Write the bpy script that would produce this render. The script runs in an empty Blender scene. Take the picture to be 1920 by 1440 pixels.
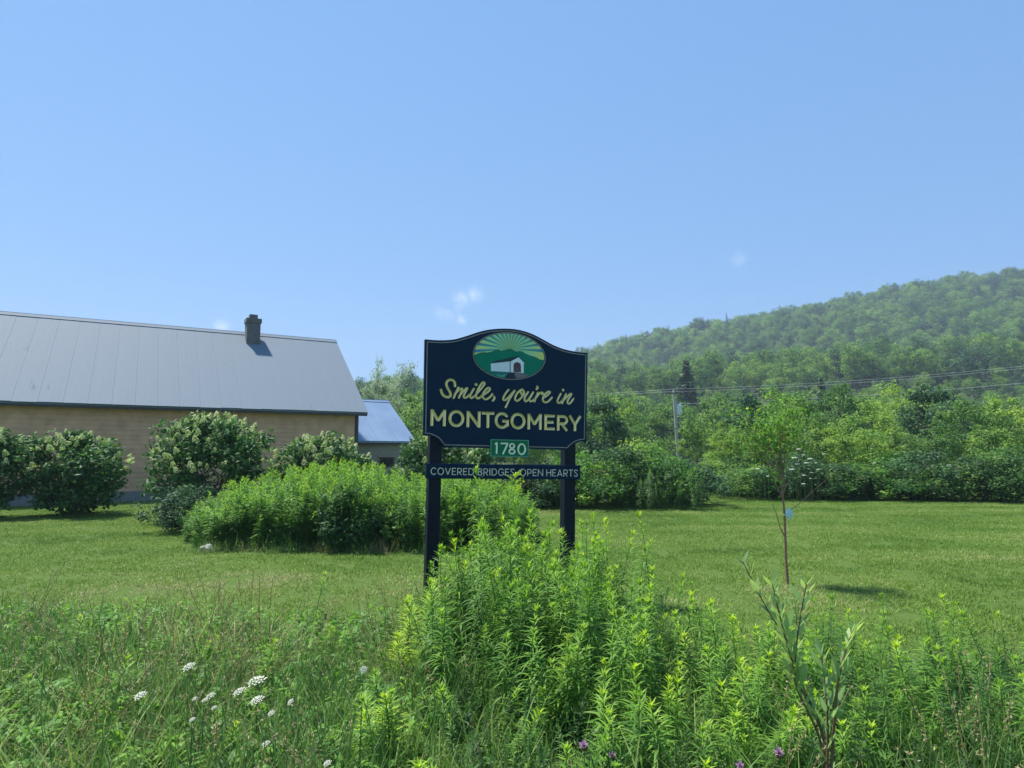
import bpy, math, random
import numpy as np
from mathutils import Vector, Matrix

R = math.radians
scene = bpy.context.scene
COL = scene.collection
rng = np.random.default_rng(11)
random.seed(11)

# ------------------------------------------------------------------ camera
CAM = np.array((0.0, 0.0, 1.6)); FPX = 1229.0; PITCH = math.atan(130 / FPX)
cam_d = bpy.data.cameras.new('camera'); cam = bpy.data.objects.new('camera', cam_d); COL.objects.link(cam)
cam.location = CAM; cam.rotation_euler = (R(90) + PITCH, 0, 0)
cam_d.sensor_fit = 'HORIZONTAL'; cam_d.sensor_width = 36.0; cam_d.lens = FPX / 1920 * 36.0
cam_d.clip_start = 0.05; cam_d.clip_end = 6000
scene.camera = cam

# ------------------------------------------------------------------ sky, sun, exposure
SUN_AZ, SUN_EL = R(-55), R(63)            # azimuth measured from +Y towards +X
sun_vec = Vector((math.sin(SUN_AZ) * math.cos(SUN_EL), math.cos(SUN_AZ) * math.cos(SUN_EL), math.sin(SUN_EL)))
sun_d = bpy.data.lights.new('sun', 'SUN'); sun_d.energy = 3.15; sun_d.angle = R(3.0); sun_d.color = (1.0, 0.95, 0.86)
sun = bpy.data.objects.new('sun', sun_d); COL.objects.link(sun)
sun.rotation_euler = sun_vec.to_track_quat('Z', 'Y').to_euler(); sun.location = (-20, 30, 40)

world = bpy.data.worlds.new('World'); scene.world = world; world.use_nodes = True
wt = world.node_tree; wt.nodes.clear()
def wn(t, **k):
    n = wt.nodes.new(t)
    for a, v in k.items(): setattr(n, a, v)
    return n
w_out = wn('ShaderNodeOutputWorld'); w_bg = wn('ShaderNodeBackground'); w_bg.inputs['Strength'].default_value = 0.0715
sky = wn('ShaderNodeTexSky', sky_type='NISHITA', sun_disc=False)
sky.sun_elevation = SUN_EL; sky.sun_rotation = SUN_AZ; sky.altitude = 200
sky.air_density = 1.0; sky.dust_density = 0.1; sky.ozone_density = 3.0
def pix_dir(px, py):
    x, y = (px - 960) / FPX, (720 - py) / FPX
    c, s = math.cos(PITCH), math.sin(PITCH)
    d = np.array((x, c - y * s, s + y * c)); return d / np.linalg.norm(d)
tc = wn('ShaderNodeTexCoord')
nz = wn('ShaderNodeTexNoise'); nz.inputs['Scale'].default_value = 38; nz.inputs['Detail'].default_value = 6; nz.inputs['Roughness'].default_value = .6
wt.links.new(tc.outputs['Generated'], nz.inputs['Vector'])
cloud_sum = None
for px, py, rad, amp in [(835, 583, .022, .4), (862, 566, .024, .5), (893, 553, .02, .45), (867, 597, .013, .5), (1385, 485, .016, .28), (416, 611, .014, .55)]:
    d = pix_dir(px, py)
    dist = wn('ShaderNodeVectorMath', operation='DISTANCE'); wt.links.new(tc.outputs['Generated'], dist.inputs[0]); dist.inputs[1].default_value = d
    mr = wn('ShaderNodeMapRange', interpolation_type='SMOOTHSTEP'); wt.links.new(dist.outputs['Value'], mr.inputs['Value'])
    mr.inputs['From Min'].default_value = rad; mr.inputs['From Max'].default_value = 0; mr.inputs['To Max'].default_value = amp
    if cloud_sum is None: cloud_sum = mr.outputs['Result']
    else:
        a = wn('ShaderNodeMath', operation='MAXIMUM'); wt.links.new(cloud_sum, a.inputs[0]); wt.links.new(mr.outputs['Result'], a.inputs[1]); cloud_sum = a.outputs[0]
nr = wn('ShaderNodeMapRange'); wt.links.new(nz.outputs['Fac'], nr.inputs['Value']); nr.inputs['From Min'].default_value = .40; nr.inputs['From Max'].default_value = .66
cm = wn('ShaderNodeMath', operation='MULTIPLY'); wt.links.new(cloud_sum, cm.inputs[0]); wt.links.new(nr.outputs['Result'], cm.inputs[1])
mixc = wn('ShaderNodeMix', data_type='RGBA'); mixc.inputs['B'].default_value = (6.6, 7.0, 7.8, 1)
hs = wn('ShaderNodeHueSaturation'); hs.inputs['Saturation'].default_value = 1.4
_d = wn('ShaderNodeVectorMath', operation='DIVIDE'); _d.inputs[1].default_value = (3.2, 3.2, 3.2); wt.links.new(sky.outputs['Color'], _d.inputs[0])
_g = wn('ShaderNodeGamma'); _g.inputs['Gamma'].default_value = 0.30; wt.links.new(_d.outputs[0], _g.inputs['Color'])
_m = wn('ShaderNodeVectorMath', operation='MULTIPLY'); _m.inputs[1].default_value = (2.4, 2.95, 3.8); wt.links.new(_g.outputs[0], _m.inputs[0])
wt.links.new(_m.outputs[0], hs.inputs['Color'])
wt.links.new(cm.outputs[0], mixc.inputs['Factor']); wt.links.new(hs.outputs['Color'], mixc.inputs['A'])
wt.links.new(mixc.outputs['Result'], w_bg.inputs['Color']); wt.links.new(w_bg.outputs[0], w_out.inputs['Surface'])

scene.view_settings.view_transform = 'Standard'; scene.view_settings.look = 'None'
scene.view_settings.exposure = 1.47; scene.view_settings.gamma = 1.0; scene.view_settings.use_curve_mapping = False
scene.render.engine = 'CYCLES'
cy = scene.cycles
cy.max_bounces = 6; cy.diffuse_bounces = 3; cy.glossy_bounces = 2; cy.transmission_bounces = 4; cy.volume_bounces = 0; cy.transparent_max_bounces = 8
cy.use_denoising = True; cy.caustics_reflective = False; cy.caustics_refractive = False

# ------------------------------------------------------------------ helpers
def at(px, py, Y):
    d = pix_dir(px, py); return CAM + d * (Y / d[1])
def gpos(px, Y):                        # ground position below image column px at distance Y
    return ((px - 960) / FPX * (Y * math.cos(PITCH) - 1.6 * math.sin(PITCH)), Y)
def zpix(py, Y):
    return at(960, py, Y)[2]

def tag(o, label=None, cat=None, group=None, kind=None):
    if label: o['label'] = label
    if cat: o['category'] = cat
    if group: o['group'] = group
    if kind: o['kind'] = kind
    return o
def empty(name, loc, rz=0):
    o = bpy.data.objects.new(name, None); COL.objects.link(o); o.location = loc; o.rotation_euler = (0, 0, rz); o.empty_display_size = .2; return o
def root_loc(o):
    v = Vector((0, 0, 0))
    while o is not None: v += o.location; o = o.parent
    return np.array(v)
def mesh_data(name, V, F, mats, tone=None, smooth=False, fmat=None):
    me = bpy.data.meshes.new(name)
    me.from_pydata(np.asarray(V, dtype=float).tolist(), [], F if isinstance(F, list) else F.tolist())
    for m in (mats if isinstance(mats, (list, tuple)) else [mats]): me.materials.append(m)
    if tone is not None:
        a = me.attributes.new('tone', 'FLOAT', 'POINT'); a.data.foreach_set('value', np.asarray(tone, dtype=np.float32))
    if fmat is not None: me.polygons.foreach_set('material_index', np.asarray(fmat, dtype=np.int32))
    if smooth: me.polygons.foreach_set('use_smooth', [True] * len(me.polygons))
    me.update(); return me
def obj(name, me, parent=None, loc=(0, 0, 0), rot=(0, 0, 0), scl=(1, 1, 1)):
    o = bpy.data.objects.new(name, me); COL.objects.link(o); o.parent = parent; o.location = loc; o.rotation_euler = rot; o.scale = scl; return o
def wobj(name, V, F, mats, parent=None, origin=None, smooth=False, tone=None, fmat=None):
    """mesh given in world coordinates; stored relative to its thing's base"""
    V = np.asarray(V, dtype=float)
    if parent is not None: me = mesh_data(name, V - root_loc(parent), F, mats, tone, smooth, fmat); return obj(name, me, parent)
    if origin is None: origin = np.array((*(V.min(0)[:2] + V.max(0)[:2]) / 2, V[:, 2].min()))
    me = mesh_data(name, V - np.asarray(origin), F, mats, tone, smooth, fmat); return obj(name, me, None, origin)

class Geo:
    def __init__(s): s.V = []; s.F = []; s.T = []; s.M = []; s.n = 0
    def add(s, V, F, tone=0.5, mat=0):
        V = np.asarray(V, dtype=float); F = [[i + s.n for i in f] for f in F]
        s.V.append(V); s.F += F; s.M += [mat] * len(F); s.n += len(V)
        s.T.append(np.full(len(V), tone) if np.isscalar(tone) else np.asarray(tone))
        return s
    def data(s): return np.concatenate(s.V), s.F, np.concatenate(s.T), s.M
    def box(s, c, ax, ay, az, tone=.5, mat=0):
        c, ax, ay, az = map(np.asarray, (c, ax, ay, az))
        V = [c + i * ax + j * ay + k * az for k in (-1, 1) for j in (-1, 1) for i in (-1, 1)]
        return s.add(V, [[0, 2, 3, 1], [4, 5, 7, 6], [0, 1, 5, 4], [2, 6, 7, 3], [0, 4, 6, 2], [1, 3, 7, 5]], tone, mat)
    def tube(s, pts, rad, sides=6, tone=.5, mat=0, cap=True):
        pts = np.asarray(pts, float); n = len(pts); rad = np.full(n, rad) if np.isscalar(rad) else np.asarray(rad)
        V = []
        for i in range(n):
            t = pts[min(i + 1, n - 1)] - pts[max(i - 1, 0)]; t = t / (np.linalg.norm(t) + 1e-9)
            a = np.cross(t, (0, 0, 1) if abs(t[2]) < .9 else (1, 0, 0)); a /= np.linalg.norm(a); b = np.cross(t, a)
            for k in range(sides):
                an = 2 * math.pi * k / sides; V.append(pts[i] + rad[i] * (math.cos(an) * a + math.sin(an) * b))
        F = [[i * sides + k, i * sides + (k + 1) % sides, (i + 1) * sides + (k + 1) % sides, (i + 1) * sides + k] for i in range(n - 1) for k in range(sides)]
        if cap: F += [list(range(sides))[::-1], [(n - 1) * sides + k for k in range(sides)]]
        return s.add(V, F, tone, mat)
    def leaves(s, base, dirv, side, L, W, droop, tone, mat=0, ts=(0, .3, .65, 1), ws=(.25, 1, .75, .04)):
        base, dirv, side = (np.asarray(a, float) for a in (base, dirv, side)); N = len(base)
        L, W, droop, tone = (np.broadcast_to(np.asarray(a, float), (N,)) for a in (L, W, droop, tone))
        P = []
        for t, w in zip(ts, ws):
            c = base + dirv * (L * t)[:, None]; c[:, 2] -= droop * L * t * t
            P += [c - side * (W * w / 2)[:, None], c + side * (W * w / 2)[:, None]]
        V = np.stack(P, 1).reshape(-1, 3); k = 2 * len(ts)
        idx = (np.arange(N) * k + s.n)[:, None, None]
        q = np.array([[2 * j, 2 * j + 1, 2 * j + 3, 2 * j + 2] for j in range(len(ts) - 1)])[None]
        F = (idx + q).reshape(-1, 4).tolist()
        s.V.append(V); s.F += F; s.M += [mat] * len(F); s.n += len(V); s.T.append(np.repeat(tone, k)); return s
    def cards(s, c, nrm, spin, L, W, tone, mat=0, fold=.18):
        """diamond leaves centred at c"""
        c, nrm = np.asarray(c, float), np.asarray(nrm, float); N = len(c)
        nrm = nrm / (np.linalg.norm(nrm, axis=1, keepdims=True) + 1e-9)
        ref = np.where(np.abs(nrm[:, 2:3]) < .9, np.array([[0, 0, 1.]]), np.array([[1., 0, 0]]))
        a = np.cross(nrm, ref); a /= np.linalg.norm(a, axis=1, keepdims=True); b = np.cross(nrm, a)
        cs, sn = np.cos(spin)[:, None], np.sin(spin)[:, None]; u = a * cs + b * sn; v = -a * sn + b * cs
        L, W, tone = (np.broadcast_to(np.asarray(x, float), (N,)) for x in (L, W, tone))
        l, w = (L / 2)[:, None], (W / 2)[:, None]
        P = np.stack([c - u * l, c + v * w - nrm * w * fold * 2 - u * l * .15, c + u * l, c - v * w - nrm * w * fold * 2 - u * l * .15], 1).reshape(-1, 3)
        i = (np.arange(N) * 4 + s.n)[:, None]
        F = np.concatenate([i + np.array([[0, 1, 2]]), i + np.array([[0, 2, 3]])], 1).reshape(-1, 3).tolist()
        s.V.append(P); s.F += F; s.M += [mat] * len(F); s.n += len(P); s.T.append(np.repeat(tone, 4)); return s
    def mesh(s, name, mats, smooth=False):
        V, F, T, M = s.data(); return mesh_data(name, V, F, mats, T, smooth, M)
    def wobj(s, name, mats, parent=None, origin=None, smooth=False):
        V, F, T, M = s.data(); return wobj(name, V, F, mats, parent, origin, smooth, T, M)

def copy_tree(o, parent=None):
    c = o.copy(); COL.objects.link(c); c.parent = parent
    for ch in o.children: copy_tree(ch, c)
    return c

# ------------------------------------------------------------------ materials
def mat(name):
    m = bpy.data.materials.new(name); m.use_nodes = True; m.node_tree.nodes.clear(); return m
def nodes(m):
    nt = m.node_tree
    def N(t, ins=None, **k):
        n = nt.nodes.new(t)
        for a, v in k.items(): setattr(n, a, v)
        for a, v in (ins or {}).items():
            if isinstance(v, bpy.types.NodeSocket): nt.links.new(v, n.inputs[a])
            else: n.inputs[a].default_value = v
        return n
    return nt, N
def out(nt, N, shader):
    o = N('ShaderNodeOutputMaterial'); nt.links.new(shader, o.inputs['Surface']); return o
def rgba(c): return (c[0], c[1], c[2], 1)
def ramp(N, fac, stops):
    r = N('ShaderNodeValToRGB', {'Fac': fac}); el = r.color_ramp.elements
    while len(el) < len(stops): el.new(.5)
    for e, (p, c) in zip(el, stops): e.position = p; e.color = rgba(c)
    return r.outputs['Color']
def plain(name, col, rough=.6, metal=0., noise=.12, nscale=8., spec=.4, bump=0., coat=0.):
    m = mat(name); nt, N = nodes(m)
    g = N('ShaderNodeNewGeometry'); n = N('ShaderNodeTexNoise', {'Vector': g.outputs['Position'], 'Scale': nscale, 'Detail': 5.})
    lo = tuple(c * (1 - noise) for c in col); hi = tuple(min(1, c * (1 + noise)) for c in col)
    c = ramp(N, n.outputs['Fac'], [(.3, lo), (.7, hi)])
    p = N('ShaderNodeBsdfPrincipled', {'Base Color': c, 'Roughness': rough, 'Metallic': metal, 'Specular IOR Level': spec, 'Coat Weight': coat})
    if bump:
        b = N('ShaderNodeBump', {'Height': n.outputs['Fac'], 'Strength': bump, 'Distance': .02}); nt.links.new(b.outputs[0], p.inputs['Normal'])
    out(nt, N, p.outputs[0]); return m
def leafmat(name, stops, trans=.4, rnd=.25, rough=.55, spec=.3, tbright=1.25, green=True):
    """foliage: colour by the leaf's own tone (age) and by plant, with light passing through the blade"""
    m = mat(name); nt, N = nodes(m)
    a = N('ShaderNodeAttribute', attribute_name='tone'); oi = N('ShaderNodeObjectInfo')
    r1 = N('ShaderNodeMath', {0: oi.outputs['Random'], 1: .5}, operation='SUBTRACT')
    ar = N('ShaderNodeAttribute', attribute_name='rnd'); r2 = N('ShaderNodeMath', {0: r1.outputs[0], 1: ar.outputs['Fac']}, operation='ADD')
    f = N('ShaderNodeMath', {0: r2.outputs[0], 1: rnd, 2: a.outputs['Fac']}, operation='MULTIPLY_ADD')
    if green: stops = [(p_, (min(.85, q[0] * 1.75), min(.85, q[1] * 1.7), q[2] * 1.85)) for p_, q in stops]
    c = ramp(N, f.outputs[0], stops)
    p = N('ShaderNodeBsdfPrincipled', {'Base Color': c, 'Roughness': rough, 'Specular IOR Level': spec})
    h = N('ShaderNodeHueSaturation', {'Color': c, 'Hue': .495, 'Saturation': 1.08, 'Value': tbright})
    t = N('ShaderNodeBsdfTranslucent', {'Color': h.outputs[0]})
    mx = N('ShaderNodeMixShader', {0: trans, 1: p.outputs[0], 2: t.outputs[0]})
    out(nt, N, mx.outputs[0]); return m

M_GOLDENROD = leafmat('goldenrod_leaf', [(0, (.028, .075, .018)), (.4, (.068, .16, .024)), (.75, (.155, .28, .03)), (1, (.27, .37, .035))], .48, .38)
M_THICKET = leafmat('thicket_leaf', [(0, (.024, .07, .018)), (.45, (.07, .165, .026)), (.8, (.145, .27, .034)), (1, (.22, .33, .04))], .46, .25)
M_GRASS = leafmat('wild_grass', [(0, (.025, .06, .018)), (.45, (.07, .145, .03)), (.7, (.14, .21, .05)), (.85, (.26, .24, .11)), (1, (.34, .29, .17))], .35, .35)
M_STRAW = leafmat('dry_grass', [(0, (.17, .14, .055)), (.5, (.33, .29, .12)), (1, (.52, .48, .27))], .25, .3, green=False)
M_TREE = leafmat('tree_leaf', [(0, (.022, .056, .018)), (.4, (.054, .12, .026)), (.75, (.11, .2, .035)), (1, (.18, .265, .042))], .42, .6)
M_DARKTREE = leafmat('dark_tree_leaf', [(0, (.01, .032, .016)), (.5, (.026, .068, .026)), (1, (.06, .12, .035))], .28, .3)
M_LIMETREE = leafmat('lime_tree_leaf', [(0, (.045, .095, .024)), (.5, (.1, .175, .03)), (1, (.2, .275, .045))], .4, .2)
M_SPRUCE = leafmat('spruce_needles', [(0, (.02, .046, .026)), (.5, (.042, .085, .042)), (1, (.075, .125, .055))], .12, .3)
M_HYD = leafmat('hydrangea_leaf', [(0, (.014, .045, .014)), (.5, (.035, .09, .02)), (1, (.075, .16, .028))], .3, .15)
M_PANICLE = leafmat('hydrangea_panicle', [(0, (.26, .38, .1)), (.5, (.46, .56, .2)), (1, (.68, .72, .4))], .35, .5, green=False)
M_WILLOW = leafmat('willow_leaf', [(0, (.08, .15, .05)), (.5, (.15, .24, .085)), (1, (.23, .33, .075))], .48, .3, .42, .5)
M_PALE = leafmat('pale_leaf', [(0, (.12, .17, .1)), (1, (.26, .32, .18))], .35, .3)
M_UMBEL = leafmat('white_umbel', [(0, (.45, .5, .3)), (1, (.82, .82, .74))], .3, .3, green=False)
M_PURPLE = leafmat('knapweed_petal', [(0, (.3, .16, .3)), (1, (.55, .36, .52))], .35, .2, green=False)
M_STEM = plain('green_stem', (.09, .15, .045), .6, noise=.25)
M_BROWNSTEM = plain('brown_stem', (.15, .09, .045), .7, noise=.3)
M_REDBARK = plain('reddish_sapling_bark', (.27, .155, .1), .75, noise=.35, nscale=60)
M_BARK = plain('grey_brown_bark', (.11, .085, .065), .9, noise=.35, nscale=14, bump=.5)
M_PALEBARK = plain('pale_bark', (.36, .35, .31), .85, noise=.25, nscale=10)
M_NAVY = plain('navy_sign_paint', (.0006, .02, .052), .5, noise=.1, nscale=5, spec=.16)
M_POST = plain('navy_post_paint', (.0022, .0065, .018), .5, noise=.35, nscale=30, spec=.25, bump=.15)
M_GREEN = plain('green_plaque_paint', (.002, .18, .075), .5, noise=.08, spec=.15)
M_BORDER = plain('weathered_gold_line', (.34, .30, .26), .5, .3, noise=.2, nscale=40)
M_GOLD = plain('gold_leaf', (1.0, .74, .34), .2, .45, noise=.12, nscale=60, spec=.5)
M_SILVER = plain('silver_gilt', (.8, .72, .6), .3, .4, noise=.12, nscale=60)
M_PALEGOLD = plain('pale_gold_leaf', (1.0, .97, .72), .3, .4, noise=.1, nscale=60)

# ------------------------------------------------------------------ ground, hill
def sstep(a, b, x):
    t = np.clip((x - a) / (b - a), 0, 1); return t * t * (3 - 2 * t)
def hill_h(X, Y):
    sh = np.clip(17 + .09 * X, 2, 60); far = np.clip(57 + .19 * X, 9, 150)
    und = 2.2 * np.sin(X * .031 + 1.3) * np.sin(Y * .024) + 3.0 * np.sin(X * .013 + Y * .011)
    h = sstep(70, 235, Y) * sh + sstep(235, 505, Y) * np.maximum(far - sh, 3) + und * sstep(120, 300, Y)
    return h * (1 - .25 * sstep(520, 900, Y)) - .6 * (1 - sstep(60, 90, Y))

def ground_material():
    m = mat('lawn_soil'); nt, N = nodes(m)
    g = N('ShaderNodeNewGeometry')
    n1 = N('ShaderNodeTexNoise', {'Vector': g.outputs['Position'], 'Scale': .35, 'Detail': 6.})
    n2 = N('ShaderNodeTexNoise', {'Vector': g.outputs['Position'], 'Scale': 24., 'Detail': 8., 'Roughness': .7})
    c1 = ramp(N, n1.outputs['Fac'], [(.3, (.06, .12, .022)), (.7, (.09, .155, .03))])
    c2 = ramp(N, n2.outputs['Fac'], [(.3, (.05, .085, .02)), (.62, (.10, .16, .035)), (.85, (.18, .19, .08))])
    mx = N('ShaderNodeMix', {'Factor': .55, 'A': c1, 'B': c2}, data_type='RGBA')
    p = N('ShaderNodeBsdfPrincipled', {'Base Color': mx.outputs['Result'], 'Roughness': .9, 'Specular IOR Level': .1})
    b = N('ShaderNodeBump', {'Height': n2.outputs['Fac'], 'Strength': .6, 'Distance': .05}); nt.links.new(b.outputs[0], p.inputs['Normal'])
    out(nt, N, p.outputs[0]); return m
M_GROUND = ground_material()
M_FLOOR = plain('forest_floor', (.03, .05, .018), .95, noise=.4, nscale=.4)
def gz(X, Y):                            # gentle relief of the lawn
    X = np.asarray(X, float); Y = np.asarray(Y, float)
    return .035 * np.sin(X * .55 + .7) * np.sin(Y * .42) * sstep(3, 9, Y) + .03 * np.sin(X * 1.7 + Y * .9) * (1 - sstep(5, 9, Y))
xs = np.unique(np.concatenate([np.linspace(-900, -40, 16), np.linspace(-40, 40, 81), np.linspace(40, 900, 16)]))
ys = np.unique(np.concatenate([np.linspace(-300, -4, 8), np.linspace(-4, 45, 60), np.linspace(45, 1100, 20)]))
gx, gy = np.meshgrid(xs, ys); gzv = np.where((np.abs(gx) < 40) & (gy > -4) & (gy < 45), gz(gx, gy), 0)
nx = len(xs)
gf = [[j * nx + i, j * nx + i + 1, (j + 1) * nx + i + 1, (j + 1) * nx + i] for j in range(len(ys) - 1) for i in range(nx - 1)]
tag(wobj('ground', np.stack([gx.ravel(), gy.ravel(), gzv.ravel()], 1), gf, M_GROUND, origin=(0, 0, 0), smooth=True), kind='structure')
hx = np.linspace(-760, 760, 96); hy = np.linspace(60, 1000, 70); hX, hY = np.meshgrid(hx, hy)
hf = [[j * 96 + i, j * 96 + i + 1, (j + 1) * 96 + i + 1, (j + 1) * 96 + i] for j in range(69) for i in range(95)]
tag(wobj('hill', np.stack([hX.ravel(), hY.ravel(), hill_h(hX, hY).ravel()], 1), hf, M_FLOOR, origin=(0, 60, 0), smooth=True), kind='structure')

# ------------------------------------------------------------------ scattering (uncountable growth only)
def proto_collection(name, meshes):
    c = bpy.data.collections.new(name)
    for i, me in enumerate(meshes):
        o = bpy.data.objects.new('%s_%02d' % (name, i), me); c.objects.link(o)
    return c
def scatter(name, pts, rot, scl, idx, coll, label, cat, realize=False):
    me = bpy.data.meshes.new(name); pts = np.asarray(pts, float); n = len(pts)
    me.vertices.add(n); me.vertices.foreach_set('co', pts.ravel())
    for an, ty, key, arr in (('rot', 'FLOAT_VECTOR', 'vector', rot), ('scl', 'FLOAT_VECTOR', 'vector', scl), ('idx', 'INT', 'value', idx)):
        a = me.attributes.new(an, ty, 'POINT'); a.data.foreach_set(key, np.asarray(arr, dtype=np.int32 if ty == 'INT' else np.float32).ravel())
    if realize:
        a = me.attributes.new('rnd', 'FLOAT', 'POINT'); a.data.foreach_set('value', (np.random.default_rng(n).random(n) - .5).astype(np.float32))
    me.update()
    o = bpy.data.objects.new(name, me); COL.objects.link(o)
    ng = bpy.data.node_groups.new(name + '_nodes', 'GeometryNodeTree')
    ng.interface.new_socket('Geometry', in_out='INPUT', socket_type='NodeSocketGeometry'); ng.interface.new_socket('Geometry', in_out='OUTPUT', socket_type='NodeSocketGeometry')
    gi = ng.nodes.new('NodeGroupInput'); go = ng.nodes.new('NodeGroupOutput'); ip = ng.nodes.new('GeometryNodeInstanceOnPoints')
    ci = ng.nodes.new('GeometryNodeCollectionInfo'); ci.inputs['Collection'].default_value = coll; ci.inputs['Separate Children'].default_value = True; ci.inputs['Reset Children'].default_value = True
    def na(nm, ty):
        x = ng.nodes.new('GeometryNodeInputNamedAttribute'); x.data_type = ty; x.inputs['Name'].default_value = nm; return x.outputs['Attribute']
    e = ng.nodes.new('FunctionNodeEulerToRotation'); ng.links.new(na('rot', 'FLOAT_VECTOR'), e.inputs[0])
    ip.inputs['Pick Instance'].default_value = True
    L = ng.links.new
    L(gi.outputs[0], ip.inputs['Points']); L(ci.outputs[0], ip.inputs['Instance']); L(na('idx', 'INT'), ip.inputs['Instance Index'])
    L(e.outputs[0], ip.inputs['Rotation']); L(na('scl', 'FLOAT_VECTOR'), ip.inputs['Scale']); 
    if realize:
        rz_ = ng.nodes.new('GeometryNodeRealizeInstances'); L(ip.outputs[0], rz_.inputs[0]); L(rz_.outputs[0], go.inputs[0])
    else: L(ip.outputs[0], go.inputs[0])
    md = o.modifiers.new('scatter', 'NODES'); md.node_group = ng
    return tag(o, label, cat, kind='stuff')
def scat(name, pts, coll, label, cat, smin, smax, tilt=.1, zstretch=1.0, idx=None, r=None, realize=False):
    r = r or rng; n = len(pts); s = r.uniform(smin, smax, n)
    rot = np.stack([r.normal(0, tilt, n), r.normal(0, tilt, n), r.uniform(0, 6.283, n)], 1)
    if idx is None: idx = r.integers(0, len(coll.objects), n)
    zs = s * (zstretch if np.isscalar(zstretch) else np.asarray(zstretch))
    return scatter(name, pts, rot, np.stack([s, s, zs], 1), idx, coll, label, cat, realize)

# ------------------------------------------------------------------ plant builders
def unit(v): v = np.asarray(v, float); return v / (np.linalg.norm(v, axis=-1, keepdims=True) + 1e-9)
def tree_geo(r, H, Rad, base_h, n_clump, per, leaf, trunk_r, clump_r, tone=.45, tvar=.16, lvar=.12, cone=0., stems=1, limbs=12, flat=.75, hollow=.45):
    """returns wood Geo and leaf Geo: clumps of small leaves carried on limbs"""
    wood, lf = Geo(), Geo()
    zc, rz = base_h + (H - base_h) / 2, (H - base_h) / 2
    d = unit(r.normal(size=(n_clump, 3))); rad = hollow + (1 - hollow) * r.random(n_clump) ** .6
    C = d * rad[:, None] * np.array([Rad, Rad, rz]); C[:, 2] += zc
    fz = np.clip((C[:, 2] - base_h) / (H - base_h + 1e-6), 0, 1)
    sc = 1 - cone * fz; C[:, 0] *= sc; C[:, 1] *= sc
    C[:, :2] *= (1 + .28 * np.sin(3 * np.arctan2(C[:, 1], C[:, 0]) + r.uniform(0, 6)))[:, None]
    tops = []
    for s_ in range(stems):
        off = r.normal(0, .12 * Rad * (stems > 1), 2); lean = r.normal(0, .06 * H, 2) + (off * 4 if stems > 1 else 0)
        hh = H * (.82 if stems == 1 else r.uniform(.5, .8)); ts = np.linspace(0, 1, 6)
        P = np.stack([off[0] + lean[0] * ts ** 1.5 + r.normal(0, .012 * H, 6) * ts, off[1] + lean[1] * ts ** 1.5 + r.normal(0, .012 * H, 6) * ts, hh * ts], 1); P[0, 2] = -.15
        wood.tube(P, trunk_r * (1 - .85 * ts) * (1 if stems == 1 else .6), 7); tops.append(P)
    order = r.permutation(n_clump)[:limbs]
    for i in order:
        P = tops[i % stems]; z0 = max(base_h * .7, C[i, 2] - .35 * H * r.uniform(.4, 1)); k = np.interp(min(z0, P[-1, 2]), P[:, 2], np.arange(len(P)))
        a = P[int(k)] + (P[min(int(k) + 1, len(P) - 1)] - P[int(k)]) * (k - int(k)); m = (a + C[i]) / 2 + np.array([0, 0, -.05 * H])
        wood.tube([a, m, C[i]], [trunk_r * .35, trunk_r * .22, trunk_r * .07], 5)
    ct = tone + r.normal(0, tvar, n_clump)
    cr = clump_r * r.uniform(.7, 1.35, n_clump)
    idx = np.repeat(np.arange(n_clump), per); N = len(idx)
    o = r.normal(size=(N, 3)); o = unit(o) * (r.random(N) ** .45)[:, None]; o[:, 2] *= flat
    P = C[idx] + o * cr[idx][:, None]; P[:, 2] = np.maximum(P[:, 2], .03)
    nrm = unit(o * .8 + r.normal(0, .55, (N, 3)) + np.array([0, 0, .55]))
    L = leaf * r.uniform(.65, 1.35, N)
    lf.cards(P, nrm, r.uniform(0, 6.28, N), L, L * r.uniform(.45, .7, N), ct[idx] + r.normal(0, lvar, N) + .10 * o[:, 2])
    return wood, lf
def spruce_geo(r, H, Rad, tone=.45):
    wood, lf = Geo(), Geo(); wood.tube([(0, 0, -.2), (0, 0, H * .5), (0, 0, H)], [Rad * .09, Rad * .06, .02], 7)
    z = H * .06
    while z < H * .98:
        f = 1 - z / H; nb = 7; rr = Rad * f ** .85 * r.uniform(.8, 1.1)
        for k in range(nb):
            a = r.uniform(0, 6.28); L = rr * r.uniform(.75, 1.1) + .1; n = int(10 + 26 * f); t = r.random(n) ** .7
            c = np.stack([np.cos(a) * L * t, np.sin(a) * L * t, z - .28 * L * t + .10 * L * t * t], 1); c += r.normal(0, .05 * L + .05, (n, 3)) * np.array([1, 1, .5])
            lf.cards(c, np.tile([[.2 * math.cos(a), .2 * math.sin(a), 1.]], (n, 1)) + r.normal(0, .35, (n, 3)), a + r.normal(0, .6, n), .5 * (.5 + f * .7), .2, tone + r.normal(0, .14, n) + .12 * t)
        z += H * .035
    return wood, lf
def merged(name, wood, lf, wm, lm):
    g = Geo(); V, F, T, M = wood.data(); g.add(V, F, T, 0); V, F, T, M = lf.data(); g.add(V, F, T, 1); return g.mesh(name, [wm, lm])
def thing_tree(name, loc, protos, label, cat, scale=(1, 1, 1), rz=0., group=None):
    e = empty(name, loc, rz); e.scale = scale
    obj('trunk', protos[0], e); obj('crown', protos[1], e)
    return tag(e, label, cat, group)

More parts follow.
